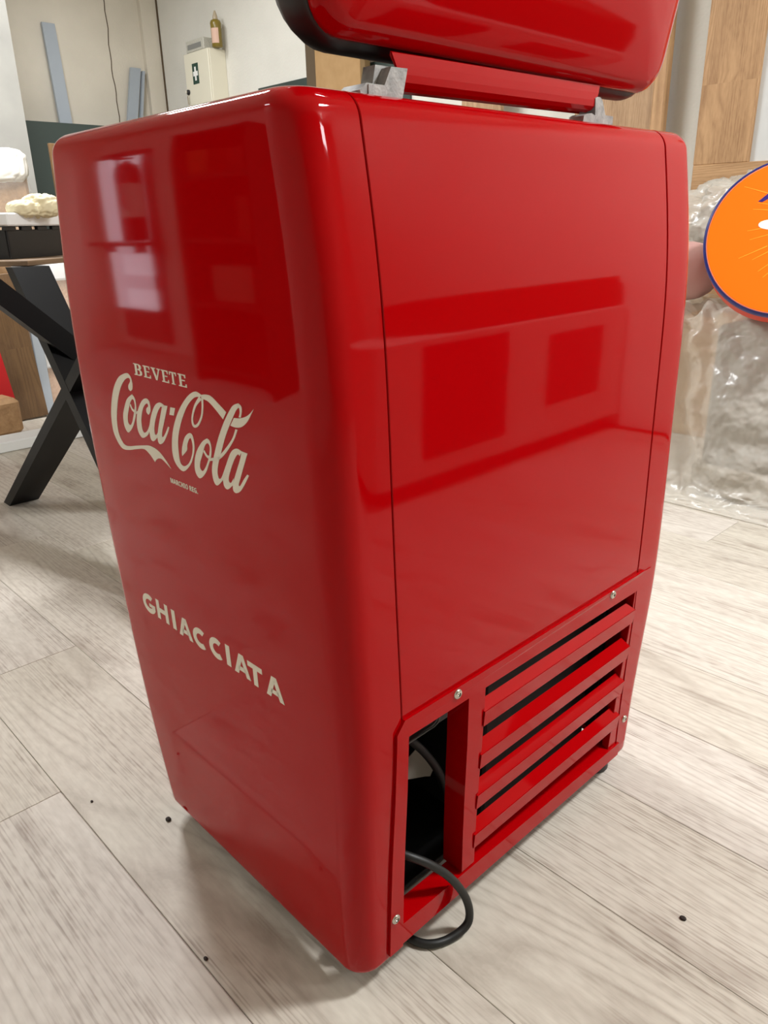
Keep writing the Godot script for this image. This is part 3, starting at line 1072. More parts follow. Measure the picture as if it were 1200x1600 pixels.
	prism(st, [Vector2(0.117, 0.9985), Vector2(0.145, 0.9985), Vector2(0.145, 1.009), Vector2(0.135, 1.0115), Vector2(0.126, 1.0105), Vector2(0.119, 1.008)], Vector3(0, 0, 0.204), e1, e2, e3, -0.02)
	obj("hinge_bracket", st, al, c)


func stroke(st: SurfaceTool, d: Array) -> void:
	# a band between two edges, lying 0.4 mm proud of the cooler's side
	var l := []
	var r := []
	for i in range(0, d.size(), 4):
		l.append(Vector3(d[i], d[i + 1], 0) / 10000.0)
		r.append(Vector3(d[i + 2], d[i + 3], 0) / 10000.0)
	var ls := l if l.size() < 3 else spline(l, 5)
	var rs := r if r.size() < 3 else spline(r, 5)
	var out := Vector3.LEFT
	for i in ls.size():
		ls[i] = Vector3(-side(ls[i].y) - 0.0004, ls[i].y, ls[i].x)
		rs[i] = Vector3(-side(rs[i].y) - 0.0004, rs[i].y, rs[i].x)
	var inw := Vector3(0.0006, 0, 0)
	for i in ls.size() - 1:
		quad(st, ls[i], rs[i], rs[i + 1], ls[i + 1], out)
		quad(st, ls[i], ls[i + 1], ls[i + 1] + inw, ls[i] + inw, ls[i] - rs[i])
		quad(st, rs[i], rs[i + 1], rs[i + 1] + inw, rs[i] + inw, rs[i] - ls[i])


func text_mesh(s: String, font_name: String, weight: int, bold: float) -> TextMesh:
	var f := SystemFont.new()
	f.font_names = PackedStringArray([font_name])
	f.font_weight = weight
	var fv := FontVariation.new()
	fv.base_font = f
	fv.variation_embolden = bold
	var t := TextMesh.new()
	t.font = fv
	t.text = s
	t.font_size = 96
	t.pixel_size = 0.01
	t.depth = 0.02
	t.curve_step = 2.0
	return t


func letters(c: Node3D, s: String, font_name: String, called: String, spots: Array, yb: Array, hgt: float) -> void:
	# spots: left and right edge (z) of every letter
	for i in s.length():
		var t := text_mesh(s[i], font_name, 700, 0.0 if font_name == "Droid Serif" else 0.8)
		var ab := t.get_aabb()
		var z0: float = spots[i][0]
		var z1: float = spots[i][1]
		var y0: float = yb[0] + yb[1] * (z0 + z1) / 2.0
		var sx := (z1 - z0) / ab.size.x
		var sy := hgt / ab.size.y
		var o := MeshInstance3D.new()
		o.name = called
		o.mesh = t
		o.material_override = M["white_vinyl"]
		var yc := y0 + hgt / 2.0
		var slope := (side(y0 + hgt) - side(y0)) / hgt
		o.transform = Transform3D(Basis(Vector3(0, 0, sx), Vector3(-slope * sy, sy, 0), Vector3(-0.04, 0, 0)), Vector3(-side(y0) - 0.0002, y0, z0) - Vector3(-slope * sy * ab.position.y, sy * ab.position.y, sx * ab.position.x))
		c.add_child(o, true)


func glyph(ch: String, w: float, h: float, t: float) -> Array:
	# bold geometric capitals as polygons
	var out := []
	match ch:
		"I":
			out.append([Vector2(0, 0), Vector2(w, 0), Vector2(w, h), Vector2(0, h)])
		"H":
			out.append([Vector2(0, 0), Vector2(t, 0), Vector2(t, h), Vector2(0, h)])
			out.append([Vector2(w - t, 0), Vector2(w, 0), Vector2(w, h), Vector2(w - t, h)])
			out.append([Vector2(t, h / 2 - t * 0.4), Vector2(w - t, h / 2 - t * 0.4), Vector2(w - t, h / 2 + t * 0.4), Vector2(t, h / 2 + t * 0.4)])
		"T":
			out.append([Vector2(0, h - t * 0.85), Vector2(w, h - t * 0.85), Vector2(w, h), Vector2(0, h)])
			out.append([Vector2(w / 2 - t * 0.5, 0), Vector2(w / 2 + t * 0.5, 0), Vector2(w / 2 + t * 0.5, h - t * 0.85), Vector2(w / 2 - t * 0.5, h - t * 0.85)])
		"A":
			out.append([Vector2(0, 0), Vector2(t, 0), Vector2(w / 2 + t * 0.1, h * 0.78), Vector2(w / 2 + t * 0.55, h), Vector2(w / 2 - t * 0.55, h)])
			out.append([Vector2(w - t, 0), Vector2(w, 0), Vector2(w / 2 + t * 0.55, h), Vector2(w / 2 - t * 0.1, h * 0.78)])
			out.append([Vector2(w * 0.25, h * 0.2), Vector2(w * 0.75, h * 0.2), Vector2(w * 0.68, h * 0.4), Vector2(w * 0.32, h * 0.4)])
		_:
			var o := []
			var n := []
			var a0 := 52.0
			for k in 25:
				var a := deg_to_rad(lerpf(a0, 360.0 - (a0 if ch == "C" else 20.0), k / 24.0))
				o.append(Vector2(w * 0.56 + w * 0.58 * cos(a), h / 2 + h * 0.51 * sin(a)))
				n.append(Vector2(w * 0.56 + (w * 0.58 - t) * cos(a), h / 2 + (h * 0.51 - t * 0.95) * sin(a)))
			for k in 24:
				out.append([o[k], o[k + 1], n[k + 1], n[k]])
			if ch == "G":
				out.append([Vector2(w * 0.56, h * 0.36), Vector2(w * 1.1, h * 0.36), Vector2(w * 1.1, h * 0.53), Vector2(w * 0.56, h * 0.53)])
	return out


func build_lettering(c: Node3D) -> void:
	var st := sm()
	for d in LOGO:
		stroke(st, d)
	var logo := obj("script_logo", st, M["white_vinyl"], c)
	logo.set_meta("label", "white flowing script lettering")
	letters(c, "BEVETE", "Droid Serif", "serif_letter", [[-0.0835, -0.0642], [-0.0605, -0.0442], [-0.0418, -0.0205], [-0.0188, -0.0035], [-0.0012, 0.0135], [0.0172, 0.0335]], [0.7375, 0.0], 0.0135)
	var spots := [[-0.1665, -0.1355], [-0.1275, -0.0965], [-0.0865, -0.0775], [-0.0705, -0.0365], [-0.0335, -0.0035], [0.0055, 0.0345], [0.0425, 0.0515], [0.059, 0.0925], [0.0885, 0.1175], [0.1235, 0.157]]
	for i in 10:
		st = sm()
		var y0 := 0.398 + 0.0015 * sin(i * 1.3)
		for poly in glyph("GHIACCIATA"[i], spots[i][1] - spots[i][0], 0.029, 0.0083):
			prism(st, poly, Vector3(-side(y0) - 0.0001, y0, spots[i][0]), Vector3(0, 0, 1), Vector3(-0.015, 1, 0), Vector3.LEFT, 0.0005)
		obj("letter", st, M["white_vinyl"], c)
	var t := text_mesh("MARCHIO REG.", "Droid Sans", 700, 0.12)
	var ab := t.get_aabb()
	var o := MeshInstance3D.new()
	o.name = "small_lettering"
	o.mesh = t
	o.material_override = M["white_vinyl"]
	var sx := 0.0605 / ab.size.x
	var sy := 0.0062 / ab.size.y
	o.transform = Transform3D(Basis(Vector3(0, 0, sx), Vector3(0, sy, 0), Vector3(-0.03, 0, 0)), Vector3(-side(0.62) - 0.0002, 0.6165 - sy * ab.position.y, -0.0325 - sx * ab.position.x))
	c.add_child(o, true)


# ------------------------------------------------------------------ things beside the right wall
func wood(called: String, tint := Color.WHITE) -> StandardMaterial3D:
	if not M.has("oak_tex"):
		M["oak_tex"] = wood_textures(512, 1024, 77, Color(0.79, 0.62, 0.43), Color(0.52, 0.36, 0.21), 0.38, 0.4, 0.4, 0.15)
	return wood_mat(called, M["oak_tex"], Vector2(0.34, 1.5), 0.6, 0.0, tint)


func build_right_side() -> void:
	var oak := wood("oak_frame", Color(0.9, 0.91, 0.93))
	var pale := wood("oak_pale", Color(0.88, 0.92, 1.0))
	var t := thing("wooden_door", "oak framed door leaf leaning on the white wall behind the orange sign", "door leaf")
	var st := sm()
	box(st, Vector3(2.455, 1.56, -0.66), Vector3(0.04, 0.956, 0.212), 0.002, Basis.IDENTITY, 1, Vector2(0.05, 0.2))
	obj("stile", st, oak, t)
	st = sm()
	box(st, Vector3(2.455, 0.541, -0.1), Vector3(0.04, 1.082, 1.33), 0.002, Basis.IDENTITY, 2, Vector2(0.3, 0.9))
	obj("bottom_rail", st, oak, t)
	st = sm()
	box(st, Vector3(2.455, 1.56, 0.46), Vector3(0.04, 0.956, 0.212), 0.002, Basis.IDENTITY, 1, Vector2(0.15, 0.7))
	obj("stile", st, oak, t)
	st = sm()
	box(st, Vector3(2.462, 1.56, -0.1), Vector3(0.012, 0.956, 0.91), 0.001)
	obj("infill_panel", st, flat_mat("infill", Color(0.8, 0.81, 0.8), 0.5), t)
	t = thing("oak_board", "pale oak panel with arched grain behind the right hinge of the lid", "panel")
	st = sm()
	box(st, Vector3(2.47, 0.95, -1.155), Vector3(0.03, 1.9, 0.37), 0.002, Basis.IDENTITY, 1, Vector2(0.17, 0.1))
	obj("panel_face", st, pale, t)
	st = sm()
	box(st, Vector3(2.462, 0.95, -0.945), Vector3(0.045, 1.9, 0.05), 0.003, Basis.IDENTITY, 1, Vector2(0.02, 0.4))
	obj("edge_strip", st, oak, t)
	st = sm()
	box(st, Vector3(2.42, 0.9, -1.83), Vector3(0.025, 1.8, 0.24), 0.003, Basis.IDENTITY, 1, Vector2(0.1, 0.3))
	tag(obj("wooden_plank", st, pale), "pale oak plank seen through the gap under the open lid", "plank")
	# cardboard covered board
	t = thing("cardboard_panel", "tan cardboard panel with dark edges standing left of the lid hinge", "panel")
	st = sm()
	box(st, Vector3(2.45, 0.97, -2.88), Vector3(0.04, 1.94, 0.38), 0.003)
	obj("face", st, M["cardboard"], t)
	st = sm()
	box(st, Vector3(2.45, 0.97, -3.11), Vector3(0.044, 1.94, 0.085), 0.004)
	obj("edge", st, M["cardboard_edge"], t)
	st = sm()
	box(st, Vector3(2.45, 0.97, -2.67), Vector3(0.044, 1.94, 0.036), 0.004)
	obj("edge", st, flat_mat("edge_tan", Color(0.45, 0.36, 0.22), 0.8), t)
	build_pile()


func build_pile() -> void:
	var st := sm()
	box(st, Vector3(1.97, 0.34, 0.14), Vector3(0.46, 0.46, 0.86), 0.012)
	var t := thing("grey_case", "grey boxy case covered by the draped plastic sheet", "case")
	obj("case_body", st, flat_mat("grey_case", Color(0.4, 0.39, 0.375), 0.6), t)
	st = sm()
	box(st, Vector3(1.97, 0.06, 0.14), Vector3(0.5, 0.1, 0.9), 0.01)
	obj("plinth", st, flat_mat("grey_plinth", Color(0.6, 0.57, 0.52), 0.7), t)
	# draped sheet: the path runs from the floor hem up the front and back over the top
	var n1 := FastNoiseLite.new()
	n1.seed = 3
	n1.frequency = 3.2
	n1.fractal_octaves = 3
	var n2 := FastNoiseLite.new()
	n2.seed = 9
	n2.noise_type = FastNoiseLite.TYPE_CELLULAR
	n2.cellular_return_type = FastNoiseLite.RETURN_DISTANCE2_SUB
	n2.frequency = 4.5
	var path := [Vector2(1.585, 0.003), Vector2(1.61, 0.012), Vector2(1.66, 0.035), Vector2(1.675, 0.12), Vector2(1.68, 0.3), Vector2(1.69, 0.48), Vector2(1.7, 0.57), Vector2(1.745, 0.615), Vector2(1.85, 0.62), Vector2(2.05, 0.61), Vector2(2.25, 0.6)]
	var pts := []
	for q in path:
		pts.append(Vector3(q.x, q.y, 0))
	var fine := spline(pts, 15)
	var rows := []
	for i in fine.size():
		var a: Vector3 = fine[maxi(i - 1, 0)]
		var b: Vector3 = fine[mini(i + 1, fine.size() - 1)]
		var d := (b - a).normalized()
		var nr := Vector3(-d.y, d.x, 0)
		var s := float(i) / (fine.size() - 1)
		var row := PackedVector3Array()
		for j in 220:
			var z := lerpf(-0.62, 0.75, j / 219.0)
			var fl := n1.get_noise_3d(s * 1.5 + z * 0.5, z * 0.9 - s * 0.4, 0.0)
			var crease := n2.get_noise_3d(s * 1.3 + fl * 0.3, z * 1.0 + s * 0.9, 4.0)
			var amp := 0.03 * smoothstep(0.0, 0.1, s)
			var disp := fl * amp + absf(crease + 1.0) * 0.022 * smoothstep(0.02, 0.2, s)
			disp += absf(n2.get_noise_3d(s * 3.4 + fl, z * 2.6 - s * 1.2, 9.0) + 1.0) * 0.008
			# left of the case the sheet hangs in long folds
			var side_fold := smoothstep(-0.22, -0.36, z)
			disp += side_fold * (0.022 * sin(z * 62.0 + s * 3.0 + fl * 3.0) - 0.02) * smoothstep(0.05, 0.3, s)
			var p: Vector3 = fine[i]
			var q := Vector3(p.x, p.y, z) + nr * disp
			q.y = maxf(q.y, 0.002 + 0.004 * absf(fl))
			row.append(q)
		rows.append(row)
	st = sm()
	surface(st, rows, Vector3.LEFT)
	tag(obj("plastic_sheet", st, M["milky_film"]), "milky translucent plastic sheet draped to the floor below the orange sign", "plastic sheet")
	# crumpled clear bundle behind the sign
	t = thing("wrapped_bundle", "crumpled clear plastic bundle between the cooler and the orange sign", "bundle")
	st = sm()
	lumpy(st, Vector3(2.12, 0.845, -0.2), Vector3(0.12, 0.115, 0.38), 11, 0.02, 4.0, 26, 44)
	obj("padding", st, flat_mat("padding", Color(0.62, 0.6, 0.56), 0.7), t)
	st = sm()
	lumpy(st, Vector3(2.12, 0.845, -0.2), Vector3(0.17, 0.155, 0.45), 12, 0.05, 6.0, 60, 90)
	obj("wrap", st, M["plastic_film"], t)
	st = sm()
	lumpy(st, Vector3(1.8, 0.725, -0.46), Vector3(0.09, 0.085, 0.11), 14, 0.01, 5.0, 18, 26)
	tag(obj("pink_parcel", st, flat_mat("pink_parcel", Color(0.72, 0.56, 0.53), 0.6)), "small pale pink parcel tucked under the clear bundle", "parcel")
	build_sign()


func lumpy(st: SurfaceTool, c: Vector3, r: Vector3, sd: int, amp: float, freq: float, nv: int, nu: int, square := 0.8) -> void:
	var n := FastNoiseLite.new()
	n.seed = sd
	n.frequency = freq
	n.fractal_octaves = 4
	n.fractal_gain = 0.6
	var rows := []
	var centers := []
	for i in nv + 1:
		var ph := PI * clampf(float(i) / nv, 0.004, 0.996)
		var ring := PackedVector3Array()
		for j in nu:
			var th := TAU * j / nu
			var d := Vector3(sin(ph) * cos(th), cos(ph), sin(ph) * sin(th))
			# slightly squared
			var q := Vector3(signf(d.x) * pow(absf(d.x), square), signf(d.y) * pow(absf(d.y), square), signf(d.z) * pow(absf(d.z), square)) * r
			var k := 1.0 - absf(n.get_noise_3dv(q)) * 2.0
			ring.append(c + q + d * k * amp)
		rows.append(ring)
		centers.append(c)
	loft(st, rows, centers)


func build_sign() -> void:
	var c := Vector3(1.62, 0.836, -0.0756)
	var view := (Vector3(-0.739, 0.896, 0.753) - c).normalized()
	var right := Vector3(0.72, -0.02, 0.69)
	var n := (view + Vector3.UP * 0.3 + right * 0.03).normalized()
	var x := Vector3.UP.cross(n).normalized()
	var y := n.cross(x).normalized()
	var b := Basis(x, n, -y)
	var r := 0.22
	var t := thing("round_sign", "round orange sign with blue rim and yellow rays on the plastic pile", "sign")
	var st := sm()
	lathe(st, [Vector2(r * 0.8, -0.15), Vector2(r * 0.93, -0.145), Vector2(r * 0.965, -0.12), Vector2(r * 0.975, -0.03), Vector2(r * 0.975, -0.01)], b, c, 72)
	obj("drum", st, flat_mat("sign_red", Color(0.87, 0.22, 0.05), 0.45), t)
	st = sm()
	lathe(st, [Vector2(r * 0.97, -0.034), Vector2(r * 0.992, -0.03), Vector2(r, -0.02), Vector2(r, -0.004), Vector2(r * 0.99, 0.002), Vector2(r * 0.972, 0.0025), Vector2(r * 0.966, 0.0005)], b, c, 72, false)
	obj("rim", st, flat_mat("sign_blue", Color(0.13, 0.16, 0.45), 0.35), t)
	st = sm()
	lathe(st, [Vector2(r * 0.968, -0.002), Vector2(r * 0.968, 0.001), Vector2(r * 0.955, 0.0012)], b, c, 72, false)
	obj("edge_line", st, flat_mat("sign_pink", Color(0.93, 0.55, 0.45), 0.5), t)
	st = sm()
	lathe(st, [Vector2(r * 0.956, -0.004), Vector2(r * 0.956, 0.0006), Vector2(r * 0.954, 0.0009), Vector2(r * 0.94, 0.001), Vector2(r * 0.9, 0.001), Vector2(r * 0.5, 0.001), Vector2(0.001, 0.001)], b, c, 72)
	obj("face", st, flat_mat("sign_orange", Color(1.0, 0.43, 0.0), 0.5, 0.0, 0.3), t)
	# rays burst from a point right of the middle
	var hub := Vector2(0.12, 0.06)
	var ry := flat_mat("sign_yellow", Color(1.0, 0.6, 0.08), 0.45)
	var rr := RandomNumberGenerator.new()
	rr.seed = 4
	for k in 30:
		var a := deg_to_rad(120.0 + k * 7.1) + rr.randf_range(-0.03, 0.03)
		var d := Vector2(cos(a), sin(a))
		var i0 := rr.randf_range(0.13, 0.2)
		var i1 := i0 + rr.randf_range(0.03, 0.1)
		while (hub + d * i1).length() > r * 0.9:
			i1 -= 0.01
		if i1 - i0 < 0.015:
			continue
		var e := Vector2(-d.y, d.x) * 0.0014
		st = sm()
		prism(st, [hub + d * i0 + e, hub + d * i1 + e * 0.5, hub + d * i1 - e * 0.5, hub + d * i0 - e], c + n * 0.0008, x, y, n, 0.0008)
		obj("ray", st, ry, t)
	st = sm()
	prism(st, [Vector2(-0.091, 0.098), Vector2(-0.08, 0.096), Vector2(0.03, 0.165), Vector2(0.03, 0.185), Vector2(-0.062, 0.125)], c + n * 0.0008, x, y, n, 0.001)
	obj("blue_stroke", st, flat_mat("sign_violet", Color(0.15, 0.06, 0.42), 0.4), t)
	st = sm()
	var oval := []
	for k in 20:
		oval.append(Vector2(-0.048 + 0.034 * cos(TAU * k / 20), 0.034 + 0.014 * sin(TAU * k / 20)))
	prism(st, oval, c + n * 0.0008, x, y, n, 0.001)
	obj("white_mark", st, flat_mat("sign_white", Color(0.93, 0.9, 0.86), 0.45), t)


# ------------------------------------------------------------------ the trestle table on the left
func beam(st: SurfaceTool, a: Vector3, b: Vector3, wide: Vector3, thick: Vector3) -> void:
	hexa(st, [a, a + wide, a + wide + thick, a + thick], [b, b + wide, b + wide + thick, b + thick])


func build_table() -> void:
	var steel: Material = M["black_steel"]
	var t := thing("trestle_table", "black crossed beam table legs carrying a thin wooden board", "table")
	var d1 := Vector3(0.8, 0, -0.6)
	var d2 := Vector3(-0.6, 0, -0.8)
	var turn := Basis(d1, Vector3.UP, -d2)
	var k := Vector3(0.078, 0.8125, -1.503)
	var st := sm()
	box(st, k + d1 * 0.6 + d2 * 0.45, Vector3(1.2, 0.015, 0.9), 0.002, turn, 0)
	obj("board", st, wood("board_oak", Color(0.58, 0.6, 0.64)), t)
	# crossed beams in the plane of the table's end
	var out := Vector3(0.1, 0, 0)
	st = sm()
	beam(st, Vector3(0.03, 0.804, -1.545), Vector3(0.03, 0.0, -0.885), Vector3(0, 0, 0.052), out)
	obj("leg", st, steel, t)
	st = sm()
	beam(st, Vector3(0.0305, 0.0, -2.01), Vector3(0.0305, 0.804, -0.865), Vector3(0, 0, 0.058), out)
	obj("leg", st, steel, t)
	st = sm()
	beam(st, Vector3(-0.085, 0.804, -1.3), Vector3(0.73, 0.0, -1.3), Vector3(-0.006, -0.088, 0) if false else Vector3(-0.075, 0.0, 0), Vector3(0, 0, -0.06))
	obj("brace", st, steel, t)
	# crate with an open rim
	var c := thing("black_crate", "black plastic crate on the table board under the white foam", "crate")
	var cc := Vector3(0.094, 0.82, -1.67) + d1 * 0.26 + d2 * 0.19
	st = sm()
	box(st, cc + Vector3(0, 0.004, 0), Vector3(0.52, 0.008, 0.38), 0.001, turn)
	for s in [-1.0, 1.0]:
		box(st, cc + turn * Vector3(0, 0.042, s * 0.186), Vector3(0.52, 0.076, 0.008), 0.002, turn)
		box(st, cc + turn * Vector3(s * 0.256, 0.042, 0), Vector3(0.008, 0.076, 0.38), 0.002, turn)
	for i in 7:
		box(st, cc + turn * Vector3(-0.24 + i * 0.08, 0.083, 0.186), Vector3(0.05, 0.012, 0.012), 0.001, turn)
	for i in 8:
		box(st, cc + turn * Vector3(-0.258 + 0.003, 0.045, -0.18 + i * 0.051), Vector3(0.006, 0.08, 0.006), 0.001, turn)
	obj("crate_body", st, M["black_plastic"], c)
	st = sm()
	box(st, cc + Vector3(0, 0.108, 0) + turn * Vector3(0, 0, 0.004), Vector3(0.53, 0.036, 0.4), 0.004, turn)
	tag(obj("foam_slab", st, M["foam"]), "white foam slab lying on the black crate", "foam slab")
	st = sm()
	var mound := Vector3(0.2, 0.961, -1.72)
	lumpy(st, mound + Vector3(-0.026, -0.004, 0.0), Vector3(0.042, 0.018, 0.04), 5, 0.008, 22.0, 40, 60)
	lumpy(st, mound + Vector3(0.03, 0.004, -0.015), Vector3(0.05, 0.027, 0.04), 6, 0.009, 22.0, 40, 60)
	tag(obj("cream_cloth", st, flat_mat("cream_cloth", Color(0.86, 0.82, 0.68), 0.85)), "crumpled cream cloth on top of the foam slab", "cloth")


func build_left_background() -> void:
	# tall wrapped parcel against the pier
	var t := thing("tall_parcel", "tall brown paper parcel with white plastic over its top beside the pier", "parcel")
	var st := sm()
	box(st, Vector3(0.635, 0.6, -3.66), Vector3(0.49, 1.2, 0.3), 0.02)
	obj("paper", st, M["kraft"], t)
	st = sm()
	lumpy(st, Vector3(0.635, 1.2, -3.64), Vector3(0.252, 0.075, 0.17), 21, 0.014, 9.0, 40, 90, 0.35)
	obj("plastic_hood", st, M["white_hood"], t)
	st = sm()
	lumpy(st, Vector3(0.635, 0.95, -3.64), Vector3(0.252, 0.25, 0.165), 23, 0.008, 9.0, 50, 90, 0.3)
	obj("film", st, M["clear_film"], t)
	t = thing("pink_parcel_tall", "pinkish paper parcel with a white band seen between the table legs", "parcel")
	st = sm()
	hexa(st, [Vector3(0.7, 0, -3.42), Vector3(0.7, 0, -3.3), Vector3(0.99, 0, -3.3), Vector3(0.99, 0, -3.42)], [Vector3(0.7, 0.72, -3.42), Vector3(0.7, 0.72, -3.34), Vector3(0.925, 0.72, -3.34), Vector3(0.925, 0.72, -3.42)])
	obj("paper", st, M["pink_paper"], t)
	st = sm()
	box(st, Vector3(0.84, 0.265, -3.352), Vector3(0.3, 0.075, 0.12), 0.008)
	obj("white_band", st, M["foam"], t)
	st = sm()
	box(st, Vector3(0.81, 0.7, -3.37), Vector3(0.25, 0.09, 0.12), 0.01)
	obj("white_band", st, M["foam"], t)
	st = sm()
	lumpy(st, Vector3(0.835, 0.36, -3.36), Vector3(0.165, 0.37, 0.08), 29, 0.008, 9.0, 60, 90, 0.3)
	obj("film", st, M["clear_film"], t)
	st = sm()
	box(st, Vector3(0.685, 0.45, -3.25), Vector3(0.05, 0.9, 0.02), 0.003)
	tag(obj("grey_batten", st, M["grey_blue"]), "grey batten standing between brown cardboard and pinkish parcel", "batten")
	st = sm()
	box(st, Vector3(0.42, 0.35, -3.24), Vector3(0.46, 0.7, 0.03), 0.003, Basis.from_euler(Vector3(-0.05, 0, 0.04)))
	tag(obj("brown_board", st, wood("brown_board", Color(0.5, 0.48, 0.42))), "brown board standing left of the grey batten", "board")
	st = sm()
	prism(st, [Vector2(0.0, 0.0), Vector2(0.2, 0.0), Vector2(0.24, 0.02), Vector2(0.255, 0.06), Vector2(0.22, 0.36), Vector2(0.2, 0.4), Vector2(0.0, 0.42)], Vector3(0.25, 0.055, -3.17), Vector3.RIGHT, Vector3.UP, Vector3(0, 0, 1), -0.02)
	tag(obj("red_panel", st, flat_mat("red_panel", Color(0.72, 0.02, 0.06), 0.4)), "red round cornered panel leaning at the left edge under the table", "panel")
	st = sm()
	box(st, Vector3(0.28, 0.085, -3.02), Vector3(0.34, 0.17, 0.16), 0.02, Basis.from_euler(Vector3(0, 0.1, 0)))
	tag(obj("kraft_parcel", st, M["kraft"]), "low brown paper parcel in front of the red panel", "parcel")
	st = sm()
	box(st, Vector3(0.4, 0.023, -2.74), Vector3(1.9, 0.044, 0.14), 0.003, Basis.from_euler(Vector3(0, 0.0, 0)))
	tag(obj("white_beam", st, flat_mat("white_beam", Color(0.88, 0.89, 0.88), 0.5)), "long white beam lying on the floor behind the table legs", "beam")
	st = sm()
	box(st, Vector3(1.06, 0.655, -3.5), Vector3(0.11, 1.31, 0.02), 0.002, Basis.IDENTITY, 1)
	tag(obj("wooden_lath", st, wood("lath", Color(0.6, 0.58, 0.52))), "brown wooden lath whose top shows beside the cooler's left corner", "lath")


# ------------------------------------------------------------------ far wall, cabinet
func build_far_background() -> void:
	var st := sm()
	box(st, Vector3(1.77, 0.775, -4.69), Vector3(1.36, 1.55, 0.03), 0.003)
	tag(obj("green_board", st, M["board_green"]), "large dark green board standing before the beige wall", "board")
	st = sm()
	box(st, Vector3(1.16, 0.6, -4.66), Vector3(0.09, 1.2, 0.02), 0.002, Basis.from_euler(Vector3(0, 0, -0.05)))
	tag(obj("black_strip", st, M["black_steel"]), "narrow black strip between pier and dark green board", "strip")
	var gb: Material = M["grey_blue"]
	st = sm()
	var lean := 0.075
	beam(st, Vector3(1.68, 2.17, -4.955), Vector3(1.68, 0.0, -4.955 + 2.17 * lean), Vector3(0.085, 0, 0), Vector3(0, 0, 0.022))
	tag(obj("grey_plank", st, gb), "tall blue grey plank leaning on the beige wall, left of the crack", "plank")
	st = sm()
	beam(st, Vector3(2.274, 1.97, -4.955), Vector3(1.95, 0.7, -4.955 + 1.27 * lean), Vector3(0.078, 0, 0), Vector3(0, 0, 0.022))
	tag(obj("grey_plank", st, gb), "shorter blue grey plank tilted towards the corner, right of the crack", "plank")
	st = sm()
	beam(st, Vector3(2.36, 1.955, -4.955), Vector3(1.9, 0.0, -4.955 + 1.955 * lean), Vector3(0.018, 0, 0), Vector3(0, 0, 0.03))
	tag(obj("grey_batten", st, gb), "thin grey batten along the right side of the tilted plank", "batten")
	# first aid cabinet
	var t := thing("first_aid_cabinet", "cream metal first aid cabinet with a green cross sign on the wall", "cabinet")
	var cream := flat_mat("cabinet_cream", Color(0.86, 0.84, 0.76), 0.45)
	st = sm()
	box(st, Vector3(2.468, 1.765, -4.26), Vector3(0.124, 0.44, 0.302), 0.003)
	obj("cabinet_body", st, cream, t)
	st = sm()
	box(st, Vector3(2.4, 1.765, -4.26), Vector3(0.012, 0.436, 0.3), 0.003)
	var door := obj("door", st, cream, t)
	st = sm()
	box(st, Vector3(2.3935, 1.856, -4.279), Vector3(0.0015, 0.122, 0.074), 0.0003)
	var sign_plate := obj("cross_sign", st, flat_mat("sign_green", Color(0.1, 0.24, 0.19), 0.5), t)
	sign_plate.set_meta("label", "dark green plate with a white cross")
	st = sm()
	var cr := []
	for q in [[-1, -3], [1, -3], [1, -1], [3, -1], [3, 1], [1, 1], [1, 3], [-1, 3], [-1, 1], [-3, 1], [-3, -1], [-1, -1]]:
		cr.append(Vector2(q[0] * 0.0095, q[1] * 0.0135))
	prism(st, cr, Vector3(2.3926, 1.856, -4.279), Vector3(0, 0, 1), Vector3.UP, Vector3.LEFT, 0.0008)
	obj("white_cross", st, flat_mat("cross_white", Color(0.92, 0.92, 0.9), 0.5), sign_plate)
	st = sm()
	lathe(st, [Vector2(0.016, 0.0), Vector2(0.016, 0.01), Vector2(0.01, 0.012), Vector2(0.001, 0.012)], Basis(Vector3.UP, Vector3.LEFT, Vector3(0, 0, 1)), Vector3(2.394, 1.757, -4.385), 16)
	var lock := obj("lock", st, M["black_plastic"], door)
	st = sm()
	box(st, Vector3(2.38, 1.757, -4.385), Vector3(0.02, 0.014, 0.004), 0.001)
	obj("key", st, M["chrome"], door)
	st = sm()
	box(st, Vector3(2.385, 1.71, -4.388), Vector3(0.004, 0.05, 0.018), 0.001)
	obj("key_tag", st, M["chrome"], door)
	t = thing("glove_box", "small whitish carton lying on the first aid cabinet", "carton")
	st = sm()
	box(st, Vector3(2.465, 2.023, -4.285), Vector3(0.11, 0.07, 0.22), 0.004)
	obj("carton", st, noisy("carton_grey", Color(0.66, 0.65, 0.6), Color(0.78, 0.77, 0.72), 0.05, 0.7, 3.0), t)
	st = sm()
	box(st, Vector3(2.4095, 2.02, -4.29), Vector3(0.001, 0.03, 0.17), 0.0002)
	obj("printed_band", st, flat_mat("print_grey", Color(0.5, 0.5, 0.48), 0.7), t)
	t = thing("spray_bottle", "olive green squeeze bottle with a pale label on the first aid cabinet", "bottle")
	st = sm()
	var tilt := Basis.from_euler(Vector3(0.0, 0.0, 0.0))
	lathe(st, [Vector2(0.03, 0.0), Vector2(0.034, 0.004), Vector2(0.034, 0.11), Vector2(0.036, 0.135), Vector2(0.03, 0.15), Vector2(0.018, 0.156)], tilt, Vector3(2.46, 1.988, -4.09), 24)
	obj("bottle_body", st, flat_mat("olive", Color(0.48, 0.41, 0.14), 0.3), t)
	st = sm()
	lathe(st, [Vector2(0.017, 0.154), Vector2(0.016, 0.172), Vector2(0.007, 0.2), Vector2(0.004, 0.206)], tilt, Vector3(2.46, 1.988, -4.09), 20)
	obj("nozzle_cap", st, flat_mat("cap_pale", Color(0.66, 0.6, 0.5), 0.4), t)
	st = sm()
	var rows := []
